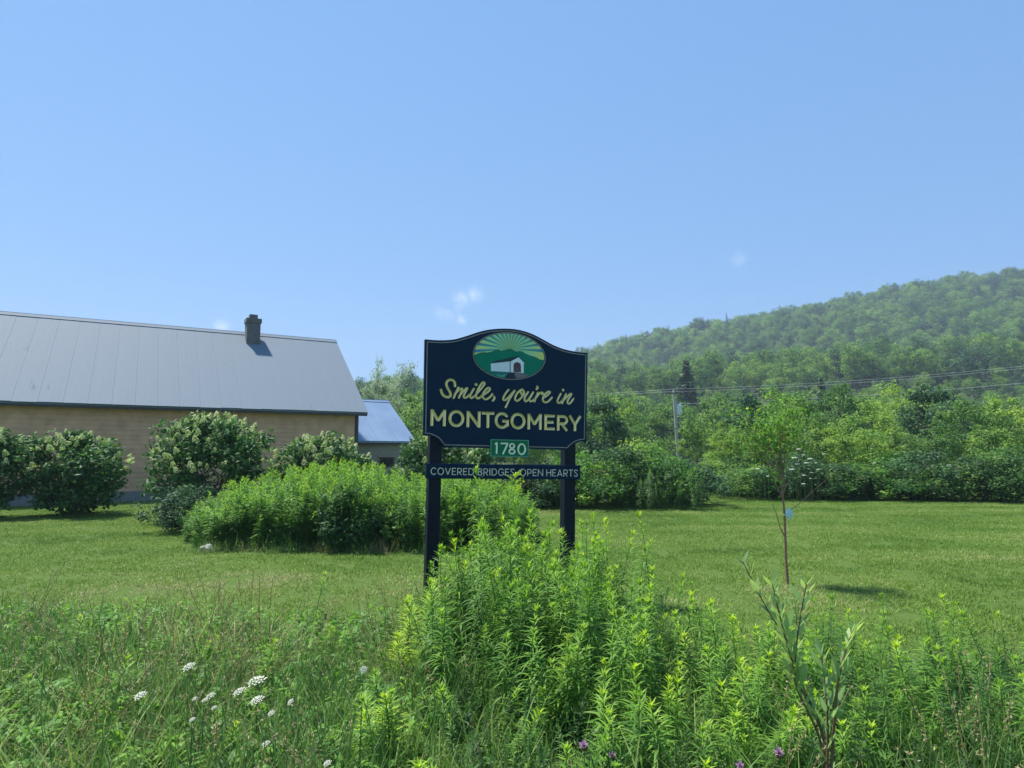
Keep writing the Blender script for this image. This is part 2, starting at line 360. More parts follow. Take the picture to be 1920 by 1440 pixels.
def goldenrod_geo(r, H=1.2, n=95, leafL=.095, leafW=.014, tone0=.28, bloom=False, tip=1.0, droop=.55):
    st, lf = Geo(), Geo(); lean = r.normal(0, .05, 2) * H; ts = np.linspace(0, 1, 7)
    P = np.stack([lean[0] * ts ** 2 + .008 * np.sin(ts * 9), lean[1] * ts ** 2, H * ts], 1); st.tube(P, .0055 * (1 - .75 * ts), 5, cap=False)
    f = np.sort(r.uniform(.04, 1, n) ** .82); ang = np.arange(n) * 2.399 + r.normal(0, .25, n)
    base = np.stack([np.interp(f, ts, P[:, i]) for i in range(3)], 1)
    el = .25 + .75 * f ** 4 + r.normal(0, .16, n); hd = np.stack([np.cos(ang), np.sin(ang)], 1)
    D = np.stack([hd[:, 0] * np.cos(el), hd[:, 1] * np.cos(el), np.sin(el)], 1)
    S = np.stack([-hd[:, 1], hd[:, 0], r.normal(0, .2, n)], 1)
    L = leafL * (np.interp(f, [0, .15, .45, .8, 1], [.55, .95, 1.15, .95, .45])) * r.uniform(.8, 1.25, n)
    tone = tone0 + .15 * f + .62 * tip * np.clip((f - .78) / .22, 0, 1) ** 1.2 + r.normal(0, .07, n)
    lf.leaves(base, D, unit(S), L, leafW * (L / leafL) ** .5 * r.uniform(.85, 1.2, n), droop * (1 - .75 * f ** 3), tone)
    m = 14; a = r.uniform(0, 6.28, m); e2 = r.uniform(.75, 1.4, m)
    lf.leaves(np.tile(P[-1], (m, 1)) - np.stack([np.zeros(m), np.zeros(m), r.uniform(0, .035, m)], 1), np.stack([np.cos(a) * np.cos(e2), np.sin(a) * np.cos(e2), np.sin(e2)], 1), np.stack([-np.sin(a), np.cos(a), 0 * a], 1), .045, .008, .1, tone0 + .15 + .58 * tip + r.normal(0, .06, m))
    if bloom:
        k = 9
        for j in range(k):
            a0 = r.uniform(0, 6.28); z0 = H * (1 - .14 * j / k); nb = 22; t = r.random(nb)
            c = np.stack([P[-1, 0] + np.cos(a0) * .09 * t, P[-1, 1] + np.sin(a0) * .09 * t, z0 + .05 * t + r.normal(0, .006, nb)], 1)
            lf.cards(c, r.normal(size=(nb, 3)) + [0, 0, .6], r.uniform(0, 6, nb), .016, .011, 1.05)
    return st, lf
GR = [goldenrod_geo(np.random.default_rng(100 + i), H, n, l, w, t0, tip=tp, droop=dr) for i, (H, n, l, w, t0, tp, dr) in enumerate([
    (1.25, 150, .128, .0118, .28, .42, .72), (1.1, 135, .135, .0125, .34, .6, .66), (1.3, 165, .118, .0105, .25, .35, .76), (1.0, 120, .138, .013, .34, .66, .6), (.95, 125, .125, .0115, .38, .62, .55), (1.2, 140, .145, .0125, .3, .4, .8)])]
GR_ST = [g[0].mesh('goldenrod_stem', M_STEM) for g in GR]; GR_LF = [g[1].mesh('goldenrod_leaves', M_GOLDENROD) for g in GR]
GRB = goldenrod_geo(np.random.default_rng(120), 1.3, 115, .1, .014, .25, bloom=True)
GRB_ST, GRB_LF = GRB[0].mesh('goldenrod_stem', M_STEM), GRB[1].mesh('goldenrod_leaves', M_GOLDENROD)
GRF = goldenrod_geo(np.random.default_rng(121), 1.0, 260, .085, .0066, .84, tip=.35, droop=.12)   # feathery lime one
GRF_ST, GRF_LF = GRF[0].mesh('feathery_stem', M_STEM), GRF[1].mesh('feathery_leaves', M_GOLDENROD)
TH_COLL = proto_collection('thicket_stalk', [merged('thicket_stalk', *goldenrod_geo(np.random.default_rng(140 + i), 1.2, 85, .12, .021, t0 + .05, tip=.45, bloom=(i == 2)), M_STEM, M_THICKET) for i, t0 in enumerate((.18, .28, .24, .36))])

EDGE_COLL = proto_collection('edge_stalk', [merged('edge_stalk', *goldenrod_geo(np.random.default_rng(150 + i), 1.2, 90, .125, .022, t0, tip=.35), M_STEM, M_TREE) for i, t0 in enumerate((.22, .32, .26, .4))])

def tuft_geo(r, n, L, W, spread, lean, tone, droop=.5):
    g = Geo(); a = r.uniform(0, 6.28, n); rr = spread * r.random(n) ** .5; el = np.clip(1.45 - np.abs(r.normal(0, lean, n)), .35, 1.55); a2 = a + r.normal(0, .7, n)
    base = np.stack([np.cos(a) * rr, np.sin(a) * rr, np.full(n, -.01)], 1); droop = droop * 1.5; D = np.stack([np.cos(a2) * np.cos(el), np.sin(a2) * np.cos(el), np.sin(el)], 1)
    S = np.stack([-np.sin(a2), np.cos(a2), 0 * a2], 1); l = L * r.uniform(.45, 1.2, n)
    g.leaves(base, D, S, l, W * r.uniform(.6, 1.3, n), droop * r.uniform(.2, 1.2, n), tone + r.normal(0, .1, n), ts=(0, .4, .75, 1), ws=(.7, 1, .6, .05)); return g
def seedhead_geo(r, n, H, tone):
    g = Geo()
    for i in range(n):
        a = r.uniform(0, 6.28); b = r.normal(0, .05, 2); ln = r.normal(0, .16, 2); h = H * r.uniform(.7, 1.15); ts = np.linspace(0, 1, 5)
        P = np.stack([b[0] + ln[0] * h * ts ** 1.7, b[1] + ln[1] * h * ts ** 1.7, h * ts], 1); g.tube(P, .0016, 3, tone, cap=False)
        m = 16; f = r.uniform(.78, 1.02, m); c = np.stack([np.interp(f, ts, P[:, k]) for k in range(3)], 1) + r.normal(0, .006, (m, 3))
        g.cards(c, r.normal(size=(m, 3)), r.uniform(0, 6, m), .017, .006, tone + r.normal(.1, .08, m))
    return g
GRASS_MESHES = [tuft_geo(np.random.default_rng(200 + i), 30, L, W, .09, ln, t).mesh('wild_grass_tuft', M_GRASS) for i, (L, W, ln, t) in enumerate([(.44, .0065, .6, .42), (.52, .0055, .5, .34), (.36, .0085, .8, .5), (.48, .0055, .7, .28), (.42, .006, .75, .66)])]
STRAW_MESHES = [tuft_geo(np.random.default_rng(220 + i), 22, L, .0042, .08, .5, t, .7).mesh('straw_tuft', M_STRAW) for i, (L, t) in enumerate([(.4, .4), (.5, .6), (.33, .2)])] + [seedhead_geo(np.random.default_rng(230 + i), 7, .6, .45).mesh('straw_stalks', M_STRAW) for i in range(2)]
GRASS_COLL = proto_collection('wild_grass_tuft', GRASS_MESHES); STRAW_COLL = proto_collection('dry_straw_tuft', STRAW_MESHES)
def forb_geo(r, tone):
    g = Geo(); n = 34; a = r.uniform(0, 6.28, n); f = r.random(n); el = r.uniform(.1, 1.1, n); D = np.stack([np.cos(a) * np.cos(el), np.sin(a) * np.cos(el), np.sin(el)], 1)
    g.leaves(np.stack([r.normal(0, .03, n), r.normal(0, .03, n), .3 * f], 1), D, np.stack([-np.sin(a), np.cos(a), 0 * a], 1), r.uniform(.05, .12, n), r.uniform(.014, .03, n), r.uniform(.2, .8, n), tone + r.normal(0, .09, n)); return g
FORB_COLL = proto_collection('low_forb', [forb_geo(np.random.default_rng(250 + i), t).mesh('low_forb', M_THICKET) for i, t in enumerate((.3, .42, .55))])
def lawn_patch(r, n=620, size=.5):
    g = Geo(); b = np.stack([r.uniform(-size / 2, size / 2, n), r.uniform(-size / 2, size / 2, n), np.full(n, -.004)], 1); a = r.uniform(0, 6.28, n); el = np.clip(r.normal(1.0, .35, n), .25, 1.5)
    g.leaves(b, np.stack([np.cos(a) * np.cos(el), np.sin(a) * np.cos(el), np.sin(el)], 1), np.stack([-np.sin(a), np.cos(a), 0 * a], 1), r.uniform(.03, .075, n), r.uniform(.004, .008, n), r.uniform(.1, .5, n), .5 + r.normal(0, .13, n) + .35 * (r.random(n) < .06), ts=(0, .5, 1), ws=(.8, 1, .1)); return g
def lawn_material():
    m = mat('lawn_blades'); nt, N = nodes(m)
    a = N('ShaderNodeAttribute', attribute_name='tone'); g = N('ShaderNodeNewGeometry')
    n1 = N('ShaderNodeTexNoise', {'Vector': g.outputs['Position'], 'Scale': .45, 'Detail': 4.})
    mp = N('ShaderNodeMapping', {'Vector': g.outputs['Position'], 'Rotation': (0, 0, .35), 'Scale': (.05, .9, 1)}); n2 = N('ShaderNodeTexNoise', {'Vector': mp.outputs[0], 'Scale': 1., 'Detail': 2.})
    s1 = N('ShaderNodeMath', {0: n1.outputs['Fac'], 1: 1.35, 2: a.outputs['Fac']}, operation='MULTIPLY_ADD'); s2 = N('ShaderNodeMath', {0: n2.outputs['Fac'], 1: 1.1, 2: s1.outputs[0]}, operation='MULTIPLY_ADD')
    s3 = N('ShaderNodeMath', {0: s2.outputs[0], 1: 1.22}, operation='SUBTRACT')
    add = s3.outputs[0]
    for (px_, Y_, rad_) in ((752, 7.9, .75), (512, 8.6, .8), (1260, 7.2, .7), (1490, 8.0, .55), (640, 7.3, .45), (1690, 8.4, .8), (230, 8.0, .8)):
        x_, y_ = gpos(px_, Y_); dd = N('ShaderNodeVectorMath', {0: g.outputs['Position'], 1: (x_, y_, 0)}, operation='DISTANCE')
        nn = N('ShaderNodeTexNoise', {'Vector': g.outputs['Position'], 'Scale': 5., 'Detail': 3.}); d2 = N('ShaderNodeMath', {0: nn.outputs['Fac'], 1: .9, 2: dd.outputs['Value']}, operation='MULTIPLY_ADD')
        mm = N('ShaderNodeMapRange', {'Value': d2.outputs[0], 'From Min': rad_ + .55, 'From Max': rad_ - .1, 'To Max': .26}); ad = N('ShaderNodeMath', {0: add, 1: mm.outputs[0]}, operation='ADD'); add = ad.outputs[0]
    c = ramp(N, add, [(0, (.075, .16, .024)), (.4, (.145, .265, .034)), (.68, (.215, .33, .055)), (.88, (.34, .39, .13)), (1, (.42, .4, .2))])
    p = N('ShaderNodeBsdfPrincipled', {'Base Color': c, 'Roughness': .6, 'Specular IOR Level': .25}); t = N('ShaderNodeBsdfTranslucent', {'Color': c})
    mx = N('ShaderNodeMixShader', {0: .35, 1: p.outputs[0], 2: t.outputs[0]}); out(nt, N, mx.outputs[0]); return m
M_LAWN = lawn_material()
LAWN_COLL = proto_collection('lawn_patch', [lawn_patch(np.random.default_rng(300 + i)).mesh('lawn_patch', M_LAWN) for i in range(5)])

# ------------------------------------------------------------------ town sign
SIGN_TH = R(18.8); A0 = at(796.8, 636, 7.0)                     # top left corner of the panel
SU = np.array((math.cos(SIGN_TH), math.sin(SIGN_TH), 0.)); SN = np.array((math.sin(SIGN_TH), -math.cos(SIGN_TH), 0.)); SV = np.array((0, 0, 1.))
roll = R(1.0); SU, SV = SU * math.cos(roll) - SV * math.sin(roll), SV * math.cos(roll) + SU * math.sin(roll)
def sp(px, py):                                                 # point of the panel's plane: metres right of and above its corner
    d = pix_dir(px, py); t = np.dot(A0 - CAM, SN) / np.dot(d, SN); q = CAM + d * t - A0
    return np.array((np.dot(q, SU), np.dot(q, SV)))
def sw(uv, w=0.): return A0 + SU * uv[0] + SV * uv[1] + SN * w
def plate(name, poly, w0, w1, m, parent, mside=None):
    n = len(poly); V = [sw(p, w1) for p in poly] + [sw(p, w0) for p in poly]
    F = [list(range(n)), [n + i for i in range(n)][::-1]] + [[i, n + i, n + (i + 1) % n, (i + 1) % n] for i in range(n)]
    return wobj(name, V, F, m, parent)
def strip(name, pts, width, w0, w1, m, parent, closed=True):
    pts = np.asarray(pts); n = len(pts); L, Rr = [], []
    for i in range(n):
        a = pts[(i - 1) % n] if closed or i > 0 else pts[i]; b = pts[(i + 1) % n] if closed or i < n - 1 else pts[i]
        e1 = unit(pts[i] - a) if np.linalg.norm(pts[i] - a) > 0 else unit(b - pts[i]); e2 = unit(b - pts[i]) if np.linalg.norm(b - pts[i]) > 0 else e1
        nn = np.array((-(e1 + e2)[1], (e1 + e2)[0])); nn = unit(nn) / max(.45, abs(np.dot(unit(nn), (-e1[1], e1[0]))))
        L.append(pts[i] + nn * width / 2); Rr.append(pts[i] - nn * width / 2)
    V = [sw(p, w1) for p in L] + [sw(p, w1) for p in Rr] + [sw(p, w0) for p in L] + [sw(p, w0) for p in Rr]; F = []
    for i in range(n if closed else n - 1):
        j = (i + 1) % n; F += [[i, n + i, n + j, j], [i, j, 2 * n + j, 2 * n + i], [n + i, 3 * n + i, 3 * n + j, n + j]]
    return wobj(name, V, F, m, parent)
sign_mid = sw((.95, 0)); sign = empty('town_sign', (sign_mid[0], sign_mid[1], 0))
tag(sign, 'navy town sign with gold lettering and oval emblem standing on two posts', 'sign')
c1 = lambda x, y: sp(780 + x * .17708, 600 + y * .17708)
top_edge = [c1(*p) for p in [(95, 203), (200, 212), (300, 213), (400, 205), (480, 185), (560, 160), (650, 130), (750, 105), (850, 93), (945, 90), (1050, 97), (1150, 118), (1250, 155), (1350, 207), (1450, 262), (1550, 302), (1650, 327), (1750, 342), (1820, 347)]]
right_low = [c1(*p) for p in [(1802, 1284), (1745, 1289), (1695, 1305), (1650, 1335), (1612, 1376)]]
left_low = [c1(*p) for p in [(290, 1347), (265, 1310), (228, 1268), (180, 1240), (130, 1226), (76, 1224)]]
def smooth2(pts, k=3):
    pts = [np.asarray(p, float) for p in pts]; o = []
    for i in range(len(pts) - 1):
        p0, p1, p2, p3 = pts[max(i - 1, 0)], pts[i], pts[i + 1], pts[min(i + 2, len(pts) - 1)]
        for j in range(k):
            t = j / k; o.append(.5 * ((2 * p1) + (-p0 + p2) * t + (2 * p0 - 5 * p1 + 4 * p2 - p3) * t * t + (-p0 + 3 * p1 - 3 * p2 + p3) * t ** 3))
    return o + [pts[-1]]
outline = smooth2(top_edge) + smooth2(right_low) + smooth2(left_low)          # clockwise
def inset(poly, d):
    n = len(poly); o = []
    for i in range(n):
        e1 = unit(poly[i] - poly[i - 1]); e2 = unit(poly[(i + 1) % n] - poly[i]); n1 = np.array((e1[1], -e1[0])); n2 = np.array((e2[1], -e2[0])); b = n1 + n2
        o.append(poly[i] + b / np.dot(b, b) * 2 * d if np.dot(b, b) > .3 else poly[i] + n1 * d)
    return o
panel = plate('sign_panel', outline, -.045, 0., M_NAVY, sign)
bv = panel.modifiers.new('eased_edge', 'BEVEL'); bv.width = .004; bv.segments = 2; bv.limit_method = 'ANGLE'; bv.angle_limit = R(50)
strip('border_line', inset(outline, .026), .0085, .0005, .003, M_BORDER, panel)

# posts
def beam(name, p0, p1, wu, wd, w_front, m, parent, ext=0):
    """square post in the sign's frame from uv p0 down to the ground"""
    g = Geo(); c0, c1_ = sw(p0, w_front - wd / 2), sw(p1, w_front - wd / 2)
    ax, ay = SU * wu / 2, SN * wd / 2
    V = [c + i * ax + j * ay for c in (c0, c1_) for i, j in ((-1, 1), (1, 1), (1, -1), (-1, -1))]
    g.add(V, [[0, 1, 2, 3], [7, 6, 5, 4], [0, 4, 5, 1], [1, 5, 6, 2], [2, 6, 7, 3], [3, 7, 4, 0]])
    o = g.wobj(name, m, parent); b = o.modifiers.new('eased', 'BEVEL'); b.width = .006; b.segments = 2; return o
def post_at(pxl, pxr, y):
    a, b = sp(pxl, y), sp(pxr, y); return (a + b) / 2
zlow = -(A0[2] + .1) / SV[2]
for pl, pr in ((808.5, 829.5), (1062.0, 1083.0)):
    c = post_at(pl, pr, 850); p = beam('post', (c[0], -.2), (c[0], zlow - .1), .135, .135, -.048, M_POST, sign)
# slogan board
sb = [sp(799.5, 868.5), sp(1089.5, 873), sp(1087.5, 899.5), sp(799, 897)]
u0, u1 = (sb[0][0] + sb[3][0]) / 2, (sb[1][0] + sb[2][0]) / 2; v1, v0 = (sb[0][1] + sb[1][1]) / 2, (sb[2][1] + sb[3][1]) / 2
slogan = plate('slogan_board', [(u0, v1), (u1, v1), (u1, v0), (u0, v0)], -.045, -.004, M_NAVY, sign)
b_ = slogan.modifiers.new('eased', 'BEVEL'); b_.width = .003; b_.segments = 2
# year plaque
yp = [sp(918.3, 822.8), sp(990.8, 825), sp(989.8, 858.2), sp(917.6, 856)]
yu0, yu1, yv1, yv0 = yp[0][0], yp[1][0], (yp[0][1] + yp[1][1]) / 2, (yp[2][1] + yp[3][1]) / 2
plaque = plate('year_plaque', [(yu0, yv1), (yu1, yv1), (yu1, yv0), (yu0, yv0)], .001, .022, M_GREEN, sign)
strip('border_line', inset([np.array(p) for p in ((yu0, yv1), (yu1, yv1), (yu1, yv0), (yu0, yv0))], .009), .006, .0215, .0238, plain('plaque_line', (.22, .36, .31), .5), plaque)

# carved letters: a V-shaped groove whose depth follows the distance to the outline
def sd_seg(X, Y, a, b, hw, flat):
    a, b = np.asarray(a, float), np.asarray(b, float); d = b - a; l = np.linalg.norm(d); t = d / (l + 1e-12)
    px, py = X - a[0], Y - a[1]; al = px * t[0] + py * t[1]; ac = np.abs(-px * t[1] + py * t[0])
    if flat:
        qx = np.abs(al - l / 2) - l / 2; qy = ac - hw; return np.hypot(np.maximum(qx, 0), np.maximum(qy, 0)) + np.minimum(np.maximum(qx, qy), 0)
    al = np.clip(al, 0, l); return np.hypot(px - al * t[0], py - al * t[1]) - hw
def letter(name, elems, hw, res, w, rim, k, m, parent, label=None):
    """elems: list of (flat?, polyline in panel metres, half width scale)"""
    allp = np.concatenate([np.asarray(e[1], float) for e in elems]); lo = allp.min(0) - hw * 1.6; hi = allp.max(0) + hw * 1.6
    nx, ny = int((hi[0] - lo[0]) / res) + 2, int((hi[1] - lo[1]) / res) + 2
    X, Y = np.meshgrid(lo[0] + np.arange(nx) * res, lo[1] + np.arange(ny) * res); S = np.full(X.shape, 9.)
    for e in elems:
        h = hw * (e[2] if len(e) > 2 else 1)
        P = e[1]
        if len(P) == 1: S = np.minimum(S, np.hypot(X - P[0][0], Y - P[0][1]) - h); continue
        for i in range(len(P) - 1): S = np.minimum(S, sd_seg(X, Y, P[i], P[i + 1], h, e[0]))
    gy_, gx_ = np.gradient(S, res)
    corner = (S < 0); cell = corner[:-1, :-1] | corner[1:, :-1] | corner[:-1, 1:] | corner[1:, 1:]
    jj, ii = np.nonzero(cell); vid = -np.ones(S.shape, int)
    used = np.zeros(S.shape, bool)
    for dj, di in ((0, 0), (1, 0), (0, 1), (1, 1)): used[jj + dj, ii + di] = True
    uj, ui = np.nonzero(used); vid[uj, ui] = np.arange(len(uj))
    s = S[uj, ui]; gn = np.hypot(gx_[uj, ui], gy_[uj, ui]) + 1e-9; mv = np.maximum(s, 0) / np.maximum(gn, .6)
    x = X[uj, ui] - gx_[uj, ui] / gn * mv; y = Y[uj, ui] - gy_[uj, ui] / gn * mv
    z = w + rim - k * np.maximum(-s, 0)
    V = A0 + np.outer(x, SU) + np.outer(y, SV) + np.outer(z, SN)
    q = np.stack([vid[jj, ii], vid[jj, ii + 1], vid[jj + 1, ii + 1], vid[jj + 1, ii]], 1)
    e = {}
    for f in q.tolist():
        for a, b in zip(f, f[1:] + f[:1]):
            if (b, a) in e: del e[(b, a)]
            else: e[(a, b)] = 1
    bset = sorted({v for ed in e for v in ed}); bm = {v: len(V) + i for i, v in enumerate(bset)}
    V = np.concatenate([V, V[bset] - SN * (rim + .0005 + 0 * z[0])]); F = q.tolist() + [[b, a, bm[a], bm[b]] for a, b in e]
    fm = [0] * len(q) + [1] * len(e)
    o = wobj(name, V, F, [m, M_NAVY], parent, fmat=fm)
    if label: o['label'] = label
    return o
def arc(cx, cy, rx, ry, a0, a1, n=22): return [(cx + rx * math.cos(R(a0 + (a1 - a0) * i / n)), cy + ry * math.sin(R(a0 + (a1 - a0) * i / n))) for i in range(n + 1)]
def glyph(ch, h):
    """strokes of a capital in a box of unit size; h = half stroke as a fraction of the height (x is stretched to the letter's width later)"""
    t, f = True, False; b = h; e = 1 - h
    G = {
     'M': [(t, [(b, 0), (b, 1)]), (t, [(1 - b, 0), (1 - b, 1)]), (t, [(b * .8, 1 - b * .3), (.5, .34)]), (t, [(1 - b * .8, 1 - b * .3), (.5, .34)]), (f, [(.5, .36)], .8)],
     'O': [(f, arc(.5, .5, .5 - b, .52 - b, 0, 360, 40))],
     'N': [(t, [(b, 0), (b, 1)]), (t, [(1 - b, 0), (1 - b, 1)]), (t, [(b, 1 - b * .6), (1 - b, b * .6)])],
     'T': [(t, [(0, e), (1, e)]), (t, [(.5, 0), (.5, 1)])],
     'G': [(f, arc(.52, .5, .52 - b, .52 - b, 42, 318, 32)), (t, [(.55, .46), (1 - b * .2, .46)]), (t, [(1 - b, .46 + b), (1 - b, .13)])],
     'E': [(t, [(b, 0), (b, 1)]), (t, [(0, e), (.98, e)]), (t, [(0, .51), (.9, .51)]), (t, [(0, b), (1, b)])],
     'R': [(t, [(b, 0), (b, 1)]), (f, [(b, e), (.55, e)] + arc(.58, .68, .42 - b, .32 - b, 90, -90, 14) + [(.5, .36 + b), (b, .36 + b)]), (t, [(.48, .4), (.92, 0)])],
     'Y': [(t, [(.5, 0), (.5, .48)]), (t, [(.07, 1), (.5, .42)]), (t, [(.93, 1), (.5, .42)])],
     'C': [(f, arc(.54, .5, .54 - b, .52 - b, 45, 315, 30))],
     'V': [(t, [(.05, 1), (.5, .03)]), (t, [(.95, 1), (.5, .03)])],
     'D': [(t, [(b, 0), (b, 1)]), (f, [(b, e), (.45, e)] + arc(.47, .5, .53 - b, .5 - b, 90, -90, 20) + [(b, b)])],
     'B': [(t, [(b, 0), (b, 1)]), (f, [(b, e), (.5, e)] + arc(.55, .75, .38 - b, .25 - b, 90, -90, 10) + [(b, .5)]), (f, [(.5, .5 + b * .3)] + arc(.58, .26, .42 - b, .26 - b, 90, -90, 10) + [(b, b)])],
     'I': [(t, [(.5, 0), (.5, 1)])],
     'S': [(f, smooth2([(.93, .84), (.75, .95), (.5, 1 - b), (.2, .92), (.1, .74), (.25, .58), (.5, .5), (.78, .41), (.92, .25), (.78, .07), (.5, b), (.22, .06), (.05, .18)], 4))],
     'P': [(t, [(b, 0), (b, 1)]), (f, [(b, e), (.55, e)] + arc(.58, .66, .42 - b, .34 - b, 90, -90, 14) + [(b, .32 + b)])],
     'A': [(t, [(.05, 0), (.5, .97)]), (t, [(.95, 0), (.5, .97)]), (t, [(.22, .28), (.78, .28)])],
     'H': [(t, [(b, 0), (b, 1)]), (t, [(1 - b, 0), (1 - b, 1)]), (t, [(b, .51), (1 - b, .51)])],
     ',': [(f, [(.6, .06), (.3, -.2)])],
     '1': [(t, [(.6, 0), (.6, 1)]), (f, [(.6, 1 - b), (.12, .86)])],
     '7': [(t, [(0, e), (1, e)]), (t, [(.94, 1 - b), (.3, 0)])],
     '8': [(f, arc(.5, .74, .38 - b * .6, .26 - b, 0, 360, 24)), (f, arc(.5, .27, .46 - b * .6, .27 - b, 0, 360, 26))],
     '0': [(f, arc(.5, .5, .5 - b, .52 - b, 0, 360, 40))],
    }
    return G[ch]
def set_letters(spec, topL, topR, botL, botR, hw, res, w, rim, k, m, parent, nm='letter'):
    """spec: (char, px left, px right); top/bottom lines given by two pixels each"""
    for ch, xl, xr in spec:
        def yy(a, b, x): return a[1] + (b[1] - a[1]) * (x - a[0]) / (b[0] - a[0])
        xm = (xl + xr) / 2; ul, ur = sp(xl, yy(botL, botR, xl))[0], sp(xr, yy(botL, botR, xr))[0]
        vb, vt = sp(xm, yy(botL, botR, xm))[1], sp(xm, yy(topL, topR, xm))[1]; W, H = ur - ul, vt - vb
        hy = hw / H; hx = hw / W; el = []
        for g in glyph(ch, hy):
            pts = []
            for x, y in g[1]:
                if abs(x - hy) < 1e-6: x = hx
                elif abs(x - (1 - hy)) < 1e-6: x = 1 - hx
                else: x = hx + (x - hy) * (1 - 2 * hx) / (1 - 2 * hy) if hy < x < 1 - hy else x
                pts.append((ul + x * W, vb + y * H))
            el.append((g[0], pts) + tuple(g[2:]))
        letter(nm, el, hw, res, w, rim, k, m, parent)
set_letters([('M', 806.3, 835), ('O', 840, 869.5), ('N', 873.8, 900), ('T', 902.3, 925.4), ('G', 926.6, 953), ('O', 956.3, 984.2), ('M', 988, 1014.6), ('E', 1019.6, 1039.2), ('R', 1043.3, 1064.2), ('Y', 1065.4, 1088.8)],
    (806, 767.3), (1089, 780), (806, 798.4), (1089, 808.8), .0158, .0022, 0., .0125, .74, M_GOLD, panel)
set_letters([('1', 925, 933), ('7', 936.8, 950.8), ('8', 951.5, 965), ('0', 968.3, 984.4)], (925, 829), (984, 831.6), (925, 851), (984, 853.2), .0098, .0015, .022, .0075, .7, M_PALEGOLD, plaque)
sl_w = {'C': .82, 'O': .92, 'V': .8, 'E': .6, 'R': .68, 'D': .8, 'B': .68, 'I': .2, 'G': .88, 'S': .62, 'P': .66, 'N': .8, 'H': .78, 'A': .82, 'T': .64, ',': .22}
for wd, x0, x1 in (('COVERED', 807.3, 888.6), ('BRIDGES,', 895.8, 969.2), ('OPEN', 975, 1018.2), ('HEARTS', 1024.3, 1083.4)):
    tot = sum(sl_w[c] for c in wd) + .17 * (len(wd) - 1); sc = (x1 - x0) / tot; x = x0; spec = []
    for c in wd: spec.append((c, x, x + sl_w[c] * sc)); x += (sl_w[c] + .17) * sc
    set_letters(spec, (807, 876.6), (1083, 880.6), (807, 890), (1083, 893.6), .0047, .0012, -.004, .0042, .7, M_SILVER, slogan)
cA = lambda x, y: sp(820 + x / 16, 700 + y / 16)
cB = lambda x, y: sp(930 + x / 12, 710 + y / 12)
def script(c, strokes, hw=.0112, scale=None):
    el = []
    for st in strokes:
        P = [c(*p) for p in st]; el.append((False, smooth2(P, 4) if len(P) > 2 else P))
    letter('letter', el, hw, .0016, 0., .0095, .74, M_GOLD, panel)
script(cA, [[(520, 380), (522, 310), (490, 235), (430, 198), (360, 195), (292, 240), (264, 320), (285, 400), (330, 490), (375, 570), (390, 640), (370, 690), (310, 713), (230, 695), (160, 640), (122, 570), (104, 500)]], .0135)
script(cA, [[(620, 425), (560, 565), (482, 735)], [(520, 620), (600, 535), (690, 462), (738, 470), (705, 580), (640, 728)], [(680, 640), (770, 540), (850, 462), (890, 450), (845, 545), (795, 640), (785, 705), (825, 735), (885, 708), (950, 645)]])
script(cA, [[(1088, 462), (1030, 560), (985, 650), (983, 712), (1022, 740), (1085, 700), (1150, 640)]]); script(cA, [[(1152, 333)], ], .0165)
script(cA, [[(1150, 640), (1240, 535), (1340, 420), (1405, 325), (1392, 272), (1345, 282), (1278, 365), (1210, 490), (1165, 610), (1155, 695), (1195, 750), (1262, 730), (1345, 655)]])
script(cA, [[(1345, 655), (1430, 612), (1530, 535), (1572, 465), (1528, 432), (1455, 480), (1390, 565), (1352, 660), (1372, 735), (1432, 777), (1512, 755), (1590, 690), (1640, 622)]])
script(cA, [[(1692, 700), (1705, 735), (1690, 780), (1658, 818)]], .012)
script(cB, [[(275, 250), (215, 325), (170, 405), (155, 455), (178, 482), (225, 465), (292, 402), (360, 325), (412, 272)], [(412, 272), (350, 370), (290, 470), (245, 570), (210, 642)]])
script(cB, [[(560, 250), (485, 310), (432, 400), (426, 468), (470, 498), (540, 452), (600, 372), (618, 292), (582, 242), (545, 275), (560, 335), (605, 372), (660, 350)]])
script(cB, [[(715, 300), (660, 390), (635, 460), (652, 508), (702, 488), (765, 410), (828, 308)], [(828, 308), (770, 405), (742, 470), (770, 510), (822, 488), (885, 420)]])
script(cB, [[(918, 178), (932, 200), (905, 236)]], .012)
script(cB, [[(935, 318), (900, 400), (858, 515)], [(885, 440), (945, 360), (1000, 315), (1052, 322), (1030, 352)]])
script(cB, [[(1050, 428), (1120, 395), (1182, 342), (1207, 300), (1168, 290), (1108, 335), (1060, 405), (1045, 470), (1072, 520), (1132, 530), (1192, 490), (1252, 422)]])
script(cB, [[(1450, 340), (1400, 430), (1374, 500), (1396, 545), (1442, 530), (1505, 455)]]); script(cB, [[(1500, 255)]], .0165)
script(cB, [[(1568, 345), (1530, 430), (1482, 552)], [(1515, 485), (1590, 405), (1668, 342), (1688, 355), (1640, 432), (1600, 510), (1612, 555), (1662, 550), (1735, 452)]])

